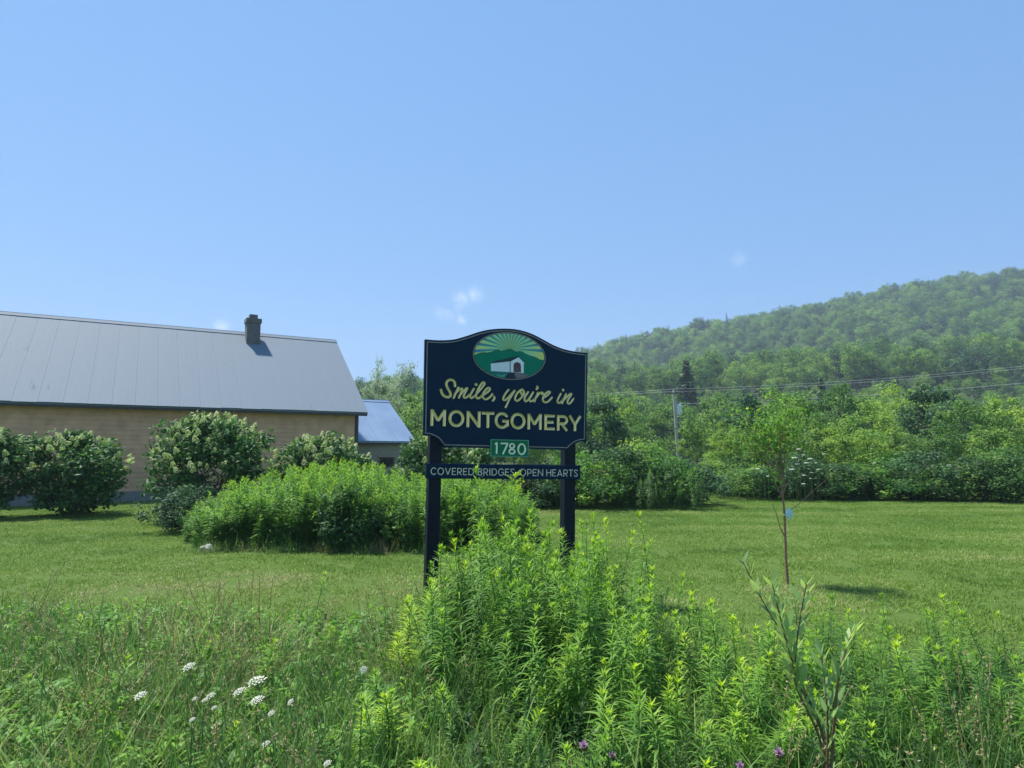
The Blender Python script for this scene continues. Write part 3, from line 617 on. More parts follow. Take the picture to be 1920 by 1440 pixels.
# oval emblem
ec = (sp(886.2, 661.8) + sp(1023, 671.6)) / 2; erx = (sp(1023, 671.6)[0] - sp(886.2, 661.8)[0]) / 2; ery = (sp(950, 623)[1] - sp(960, 712.4)[1]) / 2; ec[1] = (sp(950, 623)[1] + sp(960, 712.4)[1]) / 2
ell = lambda s, n=72: [np.array((ec[0] + erx * s * math.cos(2 * math.pi * i / n), ec[1] + ery * s * math.sin(2 * math.pi * i / n))) for i in range(n)]
def ray_paint():
    m = mat('sky_paint'); nt, N = nodes(m); g = N('ShaderNodeNewGeometry'); c = sw(sp(957, 654), 0)
    d = N('ShaderNodeVectorMath', {0: g.outputs['Position'], 1: tuple(c)}, operation='DISTANCE'); f = N('ShaderNodeMapRange', {'Value': d.outputs['Value'], 'From Min': .05, 'From Max': .38})
    p = N('ShaderNodeBsdfPrincipled', {'Base Color': ramp(N, f.outputs[0], [(0, (.32, .56, .26)), (.45, (.36, .72, .42)), (1, (.72, .76, .2))]), 'Roughness': .5}); out(nt, N, p.outputs[0]); return m
def ray_dark():
    m = mat('ray_paint'); nt, N = nodes(m); g = N('ShaderNodeNewGeometry'); c = sw(sp(957, 654), 0)
    d = N('ShaderNodeVectorMath', {0: g.outputs['Position'], 1: tuple(c)}, operation='DISTANCE'); f = N('ShaderNodeMapRange', {'Value': d.outputs['Value'], 'From Min': .05, 'From Max': .38})
    p = N('ShaderNodeBsdfPrincipled', {'Base Color': ramp(N, f.outputs[0], [(0, (.26, .48, .22)), (.5, (.08, .33, .24)), (1, (.03, .27, .42))]), 'Roughness': .5}); out(nt, N, p.outputs[0]); return m
emblem = plate('oval_emblem', ell(.955), .0005, .004, ray_paint(), sign)
emblem['label'] = 'oval painted scene of sunrise, green mountains and white covered bridge'
strip('oval_ring', ell(.985), .0078, .0005, .0055, M_BORDER, emblem)
def clip_poly(P, Q):                                            # Sutherland-Hodgman against the convex oval (counter-clockwise)
    out_ = [np.asarray(p, float) for p in P]
    for i in range(len(Q)):
        a, b = Q[i], Q[(i + 1) % len(Q)]; inp, out_ = out_, []
        if not inp: return []
        side = lambda p: (b[0] - a[0]) * (p[1] - a[1]) - (b[1] - a[1]) * (p[0] - a[0])
        for j in range(len(inp)):
            p, q = inp[j - 1], inp[j]; sp_, sq = side(p), side(q)
            if (sp_ >= 0) != (sq >= 0): out_.append(p + (q - p) * sp_ / (sp_ - sq))
            if sq >= 0: out_.append(q)
    return out_
c2 = lambda x, y: sp(860 + x / 10.105, 610 + y / 10.105)
oval = ell(.955)
def emb(name, pts, w, m):
    P = clip_poly([c2(*p) for p in pts], oval)
    ar = sum(P[i - 1][0] * P[i][1] - P[i][0] * P[i - 1][1] for i in range(len(P)))
    if ar < 0: P = P[::-1]
    return plate(name, P, .001, w, m, emblem)
M_RAY = ray_dark(); rc = np.array((972., 445.))
for i in range(15):
    a = R(-4 + 188 * i / 14) ; dw = R(2.9); tip = 900
    emb('sun_ray', [tuple(rc), (rc[0] + tip * math.cos(a - dw), rc[1] - .9 * tip * math.sin(a - dw)), (rc[0] + tip * math.cos(a + dw), rc[1] - .9 * tip * math.sin(a + dw))], .0052, M_RAY)
M_MOUNT = plain('mountain_paint', (.002, .21, .13), .5, noise=.05, spec=.15); M_WHITE = plain('bridge_white_paint', (.78, .8, .88), .5, noise=.04); M_GABLE = plain('bridge_gable_paint', (.88, .9, .95), .5, noise=.03)
M_ROOFP = plain('bridge_roof_paint', (.006, .03, .045), .5); M_DOORP = plain('bridge_door_paint', (.13, .085, .12), .5); M_LATT = plain('lattice_red_paint', (.09, .012, .03), .5)
M_STREAM = plain('stream_paint', (.06, .3, .27), .5); M_BANK = plain('bank_paint', (.005, .022, .042), .5); M_PATH = plain('path_paint', (.2, .15, .18), .5); M_RIDGE = plain('ridge_line_paint', (.008, .06, .02), .5)
mt = [(250, 600), (300, 567), (370, 537), (450, 517), (540, 522), (620, 507), (690, 477), (745, 467), (800, 492), (860, 477), (930, 457), (1000, 457), (1050, 487), (1100, 507), (1150, 492), (1200, 502), (1260, 542), (1330, 572), (1420, 597), (1490, 627), (1540, 657), (1660, 672)]
emb('ridge_line', [(x, y - 6) for x, y in mt] + [(1700, 1100), (200, 1100)], .0062, M_RIDGE)
emb('mountain', [(x, y + 3) for x, y in mt] + [(1700, 1100), (200, 1100)], .0072, M_MOUNT)
emb('stream', [(560, 868), (980, 888), (930, 940), (860, 985), (740, 960), (640, 900)], .0082, plain('stream_dark_paint', (.008, .16, .15), .5))
emb('stream', [(690, 925), (800, 940), (905, 925), (850, 990), (740, 970)], .0087, M_STREAM)
emb('river_bank', [(975, 893), (1045, 900), (1085, 985), (1080, 1040), (860, 1030), (880, 975), (935, 915)], .0092, M_BANK)
emb('path', [(1035, 880), (1178, 880), (1290, 945), (1330, 975), (1110, 1040), (1078, 985)], .0094, M_PATH)
emb('bridge_side', [(605, 724), (985, 680), (985, 890), (610, 866)], .0097, M_WHITE)
emb('bridge_front', [(985, 680), (1130, 603), (1248, 722), (1226, 732), (1226, 905), (985, 890)], .0103, M_GABLE)
emb('bridge_edge', [(963, 684), (978, 682), (978, 890), (963, 889)], .0105, plain('bridge_corner_paint', (.06, .07, .12), .5))
emb('bridge_roof', [(596, 726), (640, 700), (720, 668), (1122, 584), (1140, 590), (1262, 722), (1250, 730), (1130, 606), (985, 684)], .0108, M_ROOFP)
emb('bridge_door', [(1035, 892), (1032, 760), (1048, 718), (1075, 702), (1115, 700), (1152, 716), (1172, 755), (1178, 895)], .0108, M_DOORP)
for a, b in (((1040, 850), (1160, 730)), ((1050, 740), (1170, 850)), ((1040, 790), (1110, 712)), ((1090, 710), (1174, 800)), ((1036, 800), (1110, 880)), ((1100, 880), (1174, 800))):
    d = unit(np.array(b) - np.array(a)) * 6; emb('lattice_bar', [(a[0] - d[1], a[1] + d[0]), (b[0] - d[1], b[1] + d[0]), (b[0] + d[1], b[1] - d[0]), (a[0] + d[1], a[1] - d[0])], .0118, M_LATT)

# ------------------------------------------------------------------ farmhouse and its ell
E = np.array((math.sin(R(60)), math.cos(R(60)), 0)); NF = np.array((math.cos(R(60)), -math.sin(R(60)), 0)); UP = np.array((0, 0, 1.))
M_CLAP = plain('brown_clapboard', (.68, .38, .22), .8, noise=.16, nscale=3)
M_CLAP2 = plain('grey_olive_clapboard', (.3, .27, .2), .75, noise=.12, nscale=3)
M_TRIMD = plain('dark_trim', (.07, .055, .045), .7)
M_TRIMW = plain('pale_trim', (.6, .6, .58), .6)
def metal_roof(name, col, col2, rough, metal, streak):
    m = mat(name); nt, N = nodes(m); g = N('ShaderNodeNewGeometry')
    du = N('ShaderNodeVectorMath', {0: g.outputs['Position'], 1: (.866, .5, 0)}, operation='DOT_PRODUCT'); sx_ = N('ShaderNodeSeparateXYZ', {0: g.outputs['Position']})
    cz = N('ShaderNodeMath', {0: sx_.outputs['Z'], 1: .16}, operation='MULTIPLY'); mp = N('ShaderNodeCombineXYZ', {0: du.outputs['Value'], 1: cz.outputs[0]}); n = N('ShaderNodeTexNoise', {'Vector': mp.outputs[0], 'Scale': 3.2, 'Detail': 6., 'Roughness': .7})
    n2 = N('ShaderNodeTexNoise', {'Vector': g.outputs['Position'], 'Scale': .6, 'Detail': 4.})
    ad = N('ShaderNodeMath', {0: n.outputs['Fac'], 1: streak, 2: n2.outputs['Fac']}, operation='MULTIPLY_ADD')
    c = ramp(N, ad.outputs[0], [(.4 + .3 * streak, col), (.7 + .4 * streak, col2)])
    p = N('ShaderNodeBsdfPrincipled', {'Base Color': c, 'Roughness': rough, 'Metallic': metal, 'Specular IOR Level': .2}); b = N('ShaderNodeBump', {'Height': n.outputs['Fac'], 'Strength': .12, 'Distance': .05}); nt.links.new(b.outputs[0], p.inputs['Normal'])
    out(nt, N, p.outputs[0]); return m
M_ROOF = metal_roof('galvanised_roof', (.074, .104, .136), (.15, .193, .235), .75, .0, 1.6); M_BLUEROOF = metal_roof('blue_grey_roof', (.17, .25, .37), (.22, .31, .44), .35, .3, .4)
M_CHIM = plain('sooty_brick', (.15, .138, .135), .9, noise=.2, nscale=9, bump=.15)
Rend = at(630, 640, 30.0); Rend[2] = zpix(639, 30.0)
def building(name, ridge_end, half_f, half_b, length, z_eave, over_e, over_n, n_panel, wall_m, roof_m, label, board=.155, back_m=None, rib=.012):
    zr = ridge_end[2]; base = ridge_end - E * length / 2; e = tag(empty(name, (base[0], base[1], 0)), label, 'house')
    rp = ridge_end * np.array((1, 1, 0)); we = rp - E * over_e; L = length - 2 * over_e; fw = half_f - over_n; bw = half_b - over_n
    slope = (zr - z_eave) / half_f; zw = zr - slope * fw - .06
    # front and back wall: core with lapped boards
    core = Geo(); P = lambda s, t, z: we - E * s + NF * t + UP * z
    gv = [P(0, fw, -.1), P(0, fw, zw), P(0, 0, zr - .12), P(0, -bw, zr - slope * bw - .06), P(0, -bw, -.1)]; gv2 = [v - E * L for v in gv]
    core.add(gv + gv2, [[0, 1, 2, 3, 4][::-1], [5, 6, 7, 8, 9], [0, 5, 6, 1], [3, 8, 9, 4], [1, 6, 7, 2], [2, 7, 8, 3], [0, 4, 9, 5]][:])
    wall = core.wobj('wall', wall_m, e)
    bv = np.array([[0, 0, 0], [1, 0, 0]])
    z = .35
    while z < zw - .02:
        g = Geo(); z1 = min(z + board + .012, zw); a = [P(.06, fw + .024, z), P(L - .06, fw + .024, z), P(L - .06, fw + .002, z), P(.06, fw + .002, z), P(.06, fw + .004, z1), P(L - .06, fw + .004, z1)]
        g.add(a, [[1, 0, 4, 5], [0, 1, 2, 3]]); g.wobj('clapboard', wall_m, wall); z += board
    for s in (0.03, L - .03): Geo().box(P(s, fw + .012, zw / 2), E * .07, NF * .025, UP * zw / 2).wobj('corner_board', M_TRIMD if s < 1 else wall_m, e)
    Geo().box(P(L / 2, fw + .02, .14), E * (L / 2 + .03), NF * .03, UP * .2).wobj('foundation', plain('foundation_concrete', (.25, .24, .22), .9), e)
    # roof: two decks and single metal panels on the front slope
    deck = Geo(); nrm = unit(NF * slope + UP); th = .09; zb = zr - slope * half_b; ee = rp; Lr = length
    Q = lambda s, t, zz, o=0.: ee - E * s + NF * t + UP * zz
    for sg, hf in ((1, half_f), (-1, half_b)):
        a, b = Q(0, 0, zr), Q(0, sg * hf, zr - slope * hf); V = [a, b, b - E * Lr, a - E * Lr]; V = V + [v - UP * th for v in V]
        deck.add(V, [[0, 3, 2, 1] if sg > 0 else [0, 1, 2, 3], [4, 5, 6, 7] if sg > 0 else [7, 6, 5, 4], [0, 1, 5, 4], [1, 2, 6, 5], [2, 3, 7, 6], [3, 0, 4, 7]])
    roof = deck.wobj('roof', M_TRIMD if False else roof_m, e)
    r = np.random.default_rng(5); pw = Lr / n_panel
    for i in range(n_panel):
        s0, s1 = i * pw, (i + 1) * pw; o = .006 + r.uniform(0, .0025); dz = r.normal(0, .001, 4); ex = r.uniform(.0, .03)
        a0, a1 = Q(s0 + .0015, 0, zr), Q(s1 - .0015, 0, zr); b0, b1 = Q(s0 + .0015, half_f + .03 + ex, zr - slope * (half_f + .03 + ex)), Q(s1 - .0015, half_f + .03 + ex, zr - slope * (half_f + .03 + ex))
        g = Geo(); V = []
        prof = [(0, 0), (.02, rib), (.05, rib), (.07, 0), (.35, .002), (.65, .002), (1, 0)]
        for f, h in prof: V += [a0 + (a1 - a0) * f + nrm * (o + h + dz[0]), b0 + (b1 - b0) * f + nrm * (o + h + dz[1]), ]
        g.add(V, [[2 * k, 2 * k + 1, 2 * k + 3, 2 * k + 2] for k in range(len(prof) - 1)]); g.wobj('roof_panel', roof_m, roof)
    Geo().box(Q(Lr / 2, .09, zr - slope * .09 + .025), E * (Lr / 2 + .01), unit(NF - UP * slope) * .13, nrm * .012).wobj('ridge_cap', roof_m, roof)
    Geo().box(Q(Lr / 2, -.09, zr - slope * .09 + .025), E * (Lr / 2 + .01), unit(NF + UP * slope) * .13, unit(-NF * slope + UP) * .012).wobj('ridge_cap', roof_m, roof)
    Geo().box(Q(Lr / 2, half_f - .02, zr - slope * (half_f - .02) - th - .05), E * (Lr / 2 - .01), NF * .015, UP * .045).wobj('fascia', M_TRIMD, roof)
    return e, roof, P, Q, zw, L, fw
eave_z = zpix(772, 25.67)
house, hroof, HP, HQ, hzw, hL, hfw = building('farmhouse', Rend, 5.0, 5.0, 13.2, eave_z, .3, .35, 20, M_CLAP, M_ROOF, 'brown clapboard farmhouse with long grey metal roof and brick chimney', rib=.0014)
cc = Rend - E * ((lambda t: t)(3.72)) + NF * .55                # chimney on the front slope just below the ridge
czb = Rend[2] - .7; ct = zpix(606, 28.3)
ch = Geo().box((cc[0], cc[1], (czb + ct) / 2), E * .27, NF * .3, UP * (ct - czb) / 2).wobj('chimney', M_CHIM, hroof)
Geo().box((cc[0], cc[1], ct - .06), E * .31, NF * .34, UP * .09).wobj('chimney', M_CHIM, hroof)['label'] = 'corbelled cap course of the chimney'
Geo().box((cc[0], cc[1], ct + .12), E * .16, NF * .18, UP * .1).wobj('chimney_flue', M_CHIM, hroof)
Geo().box((cc[0] + NF[0] * .32, cc[1] + NF[1] * .32, Rend[2] - .66), E * .34, unit(NF - UP * .7) * .1, UP * .02).wobj('flashing', M_ROOF, hroof)
Qe = at(780, 827, 30.0); er = Qe - NF * 3.87; er[2] = zpix(752, er[1])
ell_b, eroof, EP, EQ, ezw, eL, efw = building('house_ell', er, 3.87, 3.4, 3.5, Qe[2], .12, .2, 8, M_CLAP2, M_BLUEROOF, 'low olive grey ell with pale blue metal roof beside the farmhouse', rib=.012)
wpos = at(723, 866, 29.6); s_w = np.dot((Qe - wpos), E)
wp = EP(s_w - .12, efw + .02, zpix(866, 29.6))
win = Geo().box(wp, E * .36, NF * .03, UP * .22).wobj('window', M_TRIMD, ell_b)
Geo().box(wp + UP * .25, E * .44, NF * .045, UP * .035).wobj('lintel', M_CLAP2, win); Geo().box(wp + NF * .025, E * .29, NF * .008, UP * .17).wobj('pane', plain('dark_window_glass', (.01, .012, .015), .08, noise=.05, spec=.6), win)

# ------------------------------------------------------------------ forest on the hill (one mass) and trees one can tell apart
def mk(seed, *a, **k): return tree_geo(np.random.default_rng(seed), *a, **k)
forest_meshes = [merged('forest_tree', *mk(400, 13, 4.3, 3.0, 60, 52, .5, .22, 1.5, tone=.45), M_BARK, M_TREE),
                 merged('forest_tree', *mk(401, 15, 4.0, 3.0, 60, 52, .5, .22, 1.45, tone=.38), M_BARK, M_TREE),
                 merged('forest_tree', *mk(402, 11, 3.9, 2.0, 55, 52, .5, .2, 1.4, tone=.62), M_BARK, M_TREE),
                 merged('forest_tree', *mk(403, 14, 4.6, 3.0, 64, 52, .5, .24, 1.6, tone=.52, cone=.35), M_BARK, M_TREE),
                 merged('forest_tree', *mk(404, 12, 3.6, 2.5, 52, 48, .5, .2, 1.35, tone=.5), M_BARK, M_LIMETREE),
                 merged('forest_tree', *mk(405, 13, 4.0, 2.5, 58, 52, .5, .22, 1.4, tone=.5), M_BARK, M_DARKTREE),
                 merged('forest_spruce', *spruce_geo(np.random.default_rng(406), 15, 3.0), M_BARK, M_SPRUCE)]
FOREST_COLL = proto_collection('forest_tree', forest_meshes)
fr = np.random.default_rng(77); fp = []
for (y0, y1, st) in ((58, 130, 5.0), (130, 250, 6.0), (250, 540, 7.6)):
    for y in np.arange(y0, y1, st):
        for x in np.arange(-(.9 * y + 30), .9 * y + 30, st):
            X, Y = x + fr.uniform(-.45, .45) * st, y + fr.uniform(-.45, .45) * st
            if Y < 76 and abs(X - (1268 - 960) / FPX * Y) < 4.5: continue
            if Y < 75 and X < -3 - .12 * (Y - 58): continue
            fp.append((X, Y))
fp = np.array(fp); fz_ = hill_h(fp[:, 0], fp[:, 1]) - .2; fz_ = np.where(fp[:, 1] < 90, np.maximum(fz_, -.05), fz_)
fidx = fr.choice(7, len(fp), p=[.22, .2, .15, .16, .1, .12, .05])
fsc = fr.uniform(.64, 1.22, len(fp)) * np.where(fp[:, 1] < 130, .62, np.where(fp[:, 1] < 250, .8, 1.0)); n = len(fp)
_h0 = np.array([13, 15, 11, 14, 12, 13, 15.])[fidx]
_cap = np.array([zpix(738 + fr.uniform(-6, 30), y_) for y_ in fp[:, 1]]) - np.maximum(fz_, 0)
fsc = np.where(fp[:, 1] < 170, np.minimum(fsc, np.maximum(_cap, 5.5) / _h0), fsc)
scatter('forest', np.c_[fp, fz_], np.c_[fr.normal(0, .04, (n, 2)), fr.uniform(0, 6.28, n)], np.c_[fsc, fsc, fsc * fr.uniform(.88, 1.08, n)], fidx, FOREST_COLL, 'dense green broadleaf forest covering the hazy hillside', 'forest')

def protos(nm, geos, wm, lm): return (geos[0].mesh(nm + '_trunk', wm), geos[1].mesh(nm + '_crown', lm))
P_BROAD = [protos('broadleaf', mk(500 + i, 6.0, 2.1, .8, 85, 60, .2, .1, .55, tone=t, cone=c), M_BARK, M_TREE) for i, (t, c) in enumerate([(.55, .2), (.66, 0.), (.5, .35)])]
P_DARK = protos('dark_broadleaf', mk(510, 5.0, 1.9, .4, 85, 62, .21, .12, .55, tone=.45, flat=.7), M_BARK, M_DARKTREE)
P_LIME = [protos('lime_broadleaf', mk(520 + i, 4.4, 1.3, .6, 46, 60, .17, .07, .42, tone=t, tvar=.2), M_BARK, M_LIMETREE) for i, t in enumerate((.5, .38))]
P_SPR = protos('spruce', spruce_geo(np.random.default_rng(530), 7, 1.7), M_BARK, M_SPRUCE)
def put(name, px, Y, top, pr, Hp, label, cat='tree', wide=1., group=None):
    x, y = gpos(px, Y); z0 = float(gz(x, y)) if Y < 45 else max(float(hill_h(x, y)), 0) - .1; s = (zpix(top, Y) - z0) / Hp
    return thing_tree(name, (x, y, z0), pr, label, cat, (s * wide, s * wide, s), random.uniform(0, 6.28), group)
for a in [
    ('broadleaf_tree', 1131, 33, 752, P_DARK, 5.0, 'dark round broadleaf tree close beside the sign panel', 'tree', .85),
    ('broadleaf_tree', 1188, 42, 778, P_BROAD[1], 6.0, 'mid green tree between the dark round tree and the utility pole', 'tree', 1.),
    ('lime_tree', 1306, 60, 788, P_LIME[0], 4.4, 'small yellow green tree just past the utility pole, below the transformer', 'tree', 1.3),
    ('broadleaf_tree', 1238, 84, 752, P_BROAD[0], 6.0, 'bushy tree standing directly behind the utility pole', 'tree', 1.1),
    ('lime_tree', 1357, 36, 778, P_LIME[1], 4.4, 'slender yellow green tree beyond the gap in the shrub edge', 'tree', .95),
    ('broadleaf_tree', 1402, 44, 745, P_DARK, 5.0, 'dark tree behind the slender yellow green tree', 'tree', .8),
    ('lime_tree', 1446, 31, 782, P_LIME[0], 4.4, 'yellow green tree with layered sprays beside the tagged sapling', 'tree', 1.1),
    ('broadleaf_tree', 1500, 38, 735, P_BROAD[2], 6.0, 'tall pale green tree rising behind the tagged sapling', 'tree', 1.),
    ('broadleaf_tree', 1546, 33, 770, P_BROAD[0], 6.0, 'full green tree above the white flower heads', 'tree', .9),
    ('spruce_tree', 1548, 88, 706, P_SPR, 7.0, 'narrow dark spruce high above the shrub edge', 'tree', .8),
    ('spruce_tree', 1291, 125, 672, P_SPR, 7.0, 'broad dark spruce on the slope above the power lines', 'tree', 1.15),
    ('broadleaf_tree', 1625, 36, 750, P_BROAD[1], 6.0, 'rounded green tree at the far end of the lawn', 'tree', 1.),
    ('lime_tree', 1688, 33, 785, P_LIME[1], 4.4, 'small lime green tree at the far end of the lawn', 'tree', 1.2),
    ('broadleaf_tree', 1745, 39, 728, P_DARK, 5.0, 'large dark tree at the far end of the lawn', 'tree', .9),
    ('broadleaf_tree', 1820, 34, 745, P_BROAD[0], 6.0, 'tall mid green tree near the picture edge beyond the lawn', 'tree', 1.),
    ('broadleaf_tree', 1890, 37, 738, P_BROAD[2], 6.0, 'conical green tree at the picture edge beyond the lawn', 'tree', 1.),
    ('broadleaf_tree', 1060, 40, 778, P_BROAD[1], 6.0, 'green tree behind the far sign post', 'tree', 1.),
    ('broadleaf_tree', 985, 44, 782, P_BROAD[0], 6.0, 'green tree behind the middle of the sign', 'tree', 1.),
    ('broadleaf_tree', 905, 47, 778, P_BROAD[2], 6.0, 'green tree behind the near half of the sign', 'tree', 1.),
    ('broadleaf_tree', 790, 56, 724, P_BROAD[1], 6.0, 'green tree between the ell roof and the sign', 'tree', 1.),
    ('broadleaf_tree', 735, 60, 722, P_BROAD[0], 6.0, 'green tree rising right behind the ell roof', 'tree', 1.05),
    ('broadleaf_tree', 1165, 52, 742, P_BROAD[0], 6.0, 'taller tree behind the dark round tree', 'tree', .9),
    ('broadleaf_tree', 1345, 52, 738, P_BROAD[1], 6.0, 'light green tree behind the slender yellow green one', 'tree', 1.),
    ('broadleaf_tree', 1460, 50, 726, P_BROAD[1], 6.0, 'tall light green tree behind the layered lime sprays', 'tree', 1.),
    ('lime_tree', 1415, 39, 790, P_LIME[1], 4.4, 'bright lime tree before the dark tree', 'tree', 1.2),
    ('broadleaf_tree', 1575, 48, 715, P_BROAD[0], 6.0, 'tallest light green tree above the far lawn end', 'tree', .9),
    ('broadleaf_tree', 1690, 50, 718, P_BROAD[1], 6.0, 'tall light tree behind the small lime green tree', 'tree', .95),
    ('broadleaf_tree', 1372, 30, 800, P_BROAD[0], 6.0, 'low leafy tree just past the mown gap, before the slender lime tree', 'tree', 1.25),
    ('broadleaf_tree', 1425, 28.5, 812, P_BROAD[2], 6.0, 'small leafy tree behind the bare lower sapling trunk', 'tree', 1.3),
    ('broadleaf_tree', 1478, 29, 790, P_BROAD[1], 6.0, 'pale leafy tree straight behind the sapling crown', 'tree', 1.25),
    ('broadleaf_tree', 1560, 28.5, 796, P_BROAD[1], 6.0, 'pale leafy tree beyond the white flower heads', 'tree', 1.25),
    ('broadleaf_tree', 1635, 28, 802, P_BROAD[0], 6.0, 'low leafy tree in front of the rounded green tree', 'tree', 1.3),
    ('broadleaf_tree', 1770, 28, 792, P_BROAD[1], 6.0, 'pale leafy tree beside the large dark tree', 'tree', 1.25),
    ('broadleaf_tree', 1862, 27, 800, P_BROAD[2], 6.0, 'low leafy tree at the picture edge behind the last shrub', 'tree', 1.3),
    ('broadleaf_tree', 1232, 27, 822, P_BROAD[1], 6.0, 'pale leafy sapling tree poking over the dark thicket', 'tree', 1.1),
    ('lime_tree', 1520, 29, 800, P_LIME[0], 4.4, 'yellow green tree directly above the white flower heads', 'tree', 1.1),
]: put(*a)

# sparse pale tree behind the ell
def branch(r, g, lp, p, d, L, rad, depth, split=(2, 4), up=.25, shrink=.68):
    n = 4; P = [np.array(p, float)]; dd = unit(d)
    for i in range(n): dd = unit(dd + r.normal(0, .13, 3) + np.array([0, 0, up * .25])); P.append(P[-1] + dd * L / n)
    g.tube(P, np.linspace(rad, rad * .6, n + 1), 5 if depth > 1 else 4, cap=False)
    if depth == 0: lp += [P[-1], P[-2], P[-3]]; return
    for k in range(r.integers(split[0], split[1] + 1)):
        s = r.integers(2, n + 1); branch(r, g, lp, P[s], unit(dd + r.normal(0, .55, 3) + np.array([0, 0, up])), L * shrink * r.uniform(.8, 1.15), rad * .55, depth - 1, split, up, shrink)
    if depth <= 1: lp += [P[-1]]
r_ = np.random.default_rng(61); g_, lp_ = Geo(), []
px_, py_ = gpos(711, 48); H_ = zpix(690, 48)
for d0, f0 in (((.05, 0, 1), .62), ((-.42, .1, 1), .5), ((.3, -.1, 1), .52)):
    branch(r_, g_, lp_, (0, 0, H_ * (.42 if d0[0] > .1 or d0[0] < 0 else 0)), d0, H_ * (f0 if abs(d0[0]) < .1 else f0 * .5), .1 if abs(d0[0]) < .1 else .05, 3, (3, 4), .2, .55)
lf_ = Geo(); lp_ = np.array(lp_); k_ = np.repeat(np.arange(len(lp_)), 11); lf_.cards(lp_[k_] + r_.normal(0, .16, (len(k_), 3)), r_.normal(size=(len(k_), 3)), r_.uniform(0, 6, len(k_)), .15, .08, .5 + r_.normal(0, .3, len(k_)))
thing_tree('sparse_tree', (px_, py_, -.1), (g_.mesh('sparse_trunk', M_PALEBARK), lf_.mesh('sparse_crown', M_PALE)), 'thin half bare pale tree behind the farmhouse roof edge', 'tree')

# shrub thicket in front of the trees
P_SHRUB = [protos('shrub', mk(540 + i, 2.0, 1.35, 0.0, 80, 70, .105, .05, .36, tone=t, stems=5, limbs=16, hollow=.35), M_BARK, m) for i, (t, m) in enumerate([(.24, M_TREE), (.5, M_DARKTREE), (.36, M_TREE), (.2, M_THICKET)])]
def shrub(px, Y, top, k, wide, label, rz=0.):
    x, y = gpos(px, Y); z0 = float(gz(x, y)); s = (zpix(top, Y) - z0) / 2.0
    return thing_tree('shrub', (x, y, z0 - .03), P_SHRUB[k], label, 'shrub', (wide, wide, s), rz)
for px, Y, top, k, w, l in [
    (1105, 19.5, 850, 3, 1.0, 'leafy shrub hugging the far sign post, at the thicket end'), (1045, 19.8, 872, 0, .9, 'low shrub seen under the slogan board next to the far post'),
    (1160, 20.5, 838, 0, 1.1, 'mid green shrub below the dark round tree'), (1225, 20.6, 842, 3, 1.1, 'willowy shrub in the middle of the dark thicket'), (1285, 21.2, 858, 1, .95, 'darkest shrub rounding off the thicket beside the mown gap'),
    (1195, 22.6, 826, 2, 1.1, 'taller shrub at the back of the dark thicket'), (1335, 28, 860, 2, 1.0, 'far shrub closing the mown gap behind the thicket'),
    (1385, 25.0, 878, 0, 1.1, 'shrub just past the mown gap'), (1435, 24.0, 872, 2, 1.1, 'shrub behind the sapling trunk'), (1490, 23.6, 846, 1, 1.1, 'dark shrub with white flower heads behind the sapling'),
    (1545, 23.4, 868, 0, 1.1, 'shrub beyond the white flower heads'), (1600, 23.2, 872, 2, 1.1, 'shrub at the lawn edge under the rounded green tree'), (1660, 23.0, 862, 3, 1.1, 'shrub at the lawn edge under the small lime tree'),
    (1725, 22.8, 842, 1, 1.1, 'dark shrub at the lawn edge under the large dark tree'), (1790, 22.5, 874, 2, 1.1, 'shrub at the lawn edge near the picture border'), (1860, 22.2, 842, 2, 1.1, 'last shrub of the lawn edge at the picture border'),
    (985, 19.2, 880, 1, .9, 'dark shrub behind the middle of the slogan board'), (905, 19.5, 872, 2, 1.0, 'shrub behind the year plaque and the near post')]: shrub(px, Y, top, k, w, l, random.uniform(0, 6.28))
# leafy border filling the foot of the shrub edge
br = np.random.default_rng(90); bp = []
for px, Y in [(x, 18.6 + .9 * br.random()) for x in np.arange(1010, 1315, 2.2)] + [(x, 22.6 - (x - 1320) * .0008 + 1.2 * br.random()) for x in np.arange(1330, 1960, 2.6)]:
    x, y = gpos(px, Y); bp.append((x, y, float(gz(x, y))))
scat('shrub_edge_undergrowth', np.array(bp), EDGE_COLL, 'tangled weeds along the foot of the far shrubs', 'weeds', .35, 1.0, .2)
uw = np.random.default_rng(91); UMB = Geo()
for k in range(26):
    a = uw.uniform(0, 6.28); rr = .075 * uw.random() ** .5; m = 6; UMB.cards(np.array([math.cos(a) * rr, math.sin(a) * rr, 0.]) + uw.normal(0, .008, (m, 3)), np.tile([[0, -.25, 1.]], (m, 1)) + uw.normal(0, .3, (m, 3)), uw.uniform(0, 6, m), .03, .024, .85 + uw.normal(0, .1, m))
UMB_ME = UMB.mesh('far_umbel_head', M_UMBEL); SG = Geo(); SG.tube([(0, 0, -1.3), (.01, 0, -.6), (0, 0, 0)], .006, 4); UMBS_ME = SG.mesh('far_umbel_stem', M_STEM)
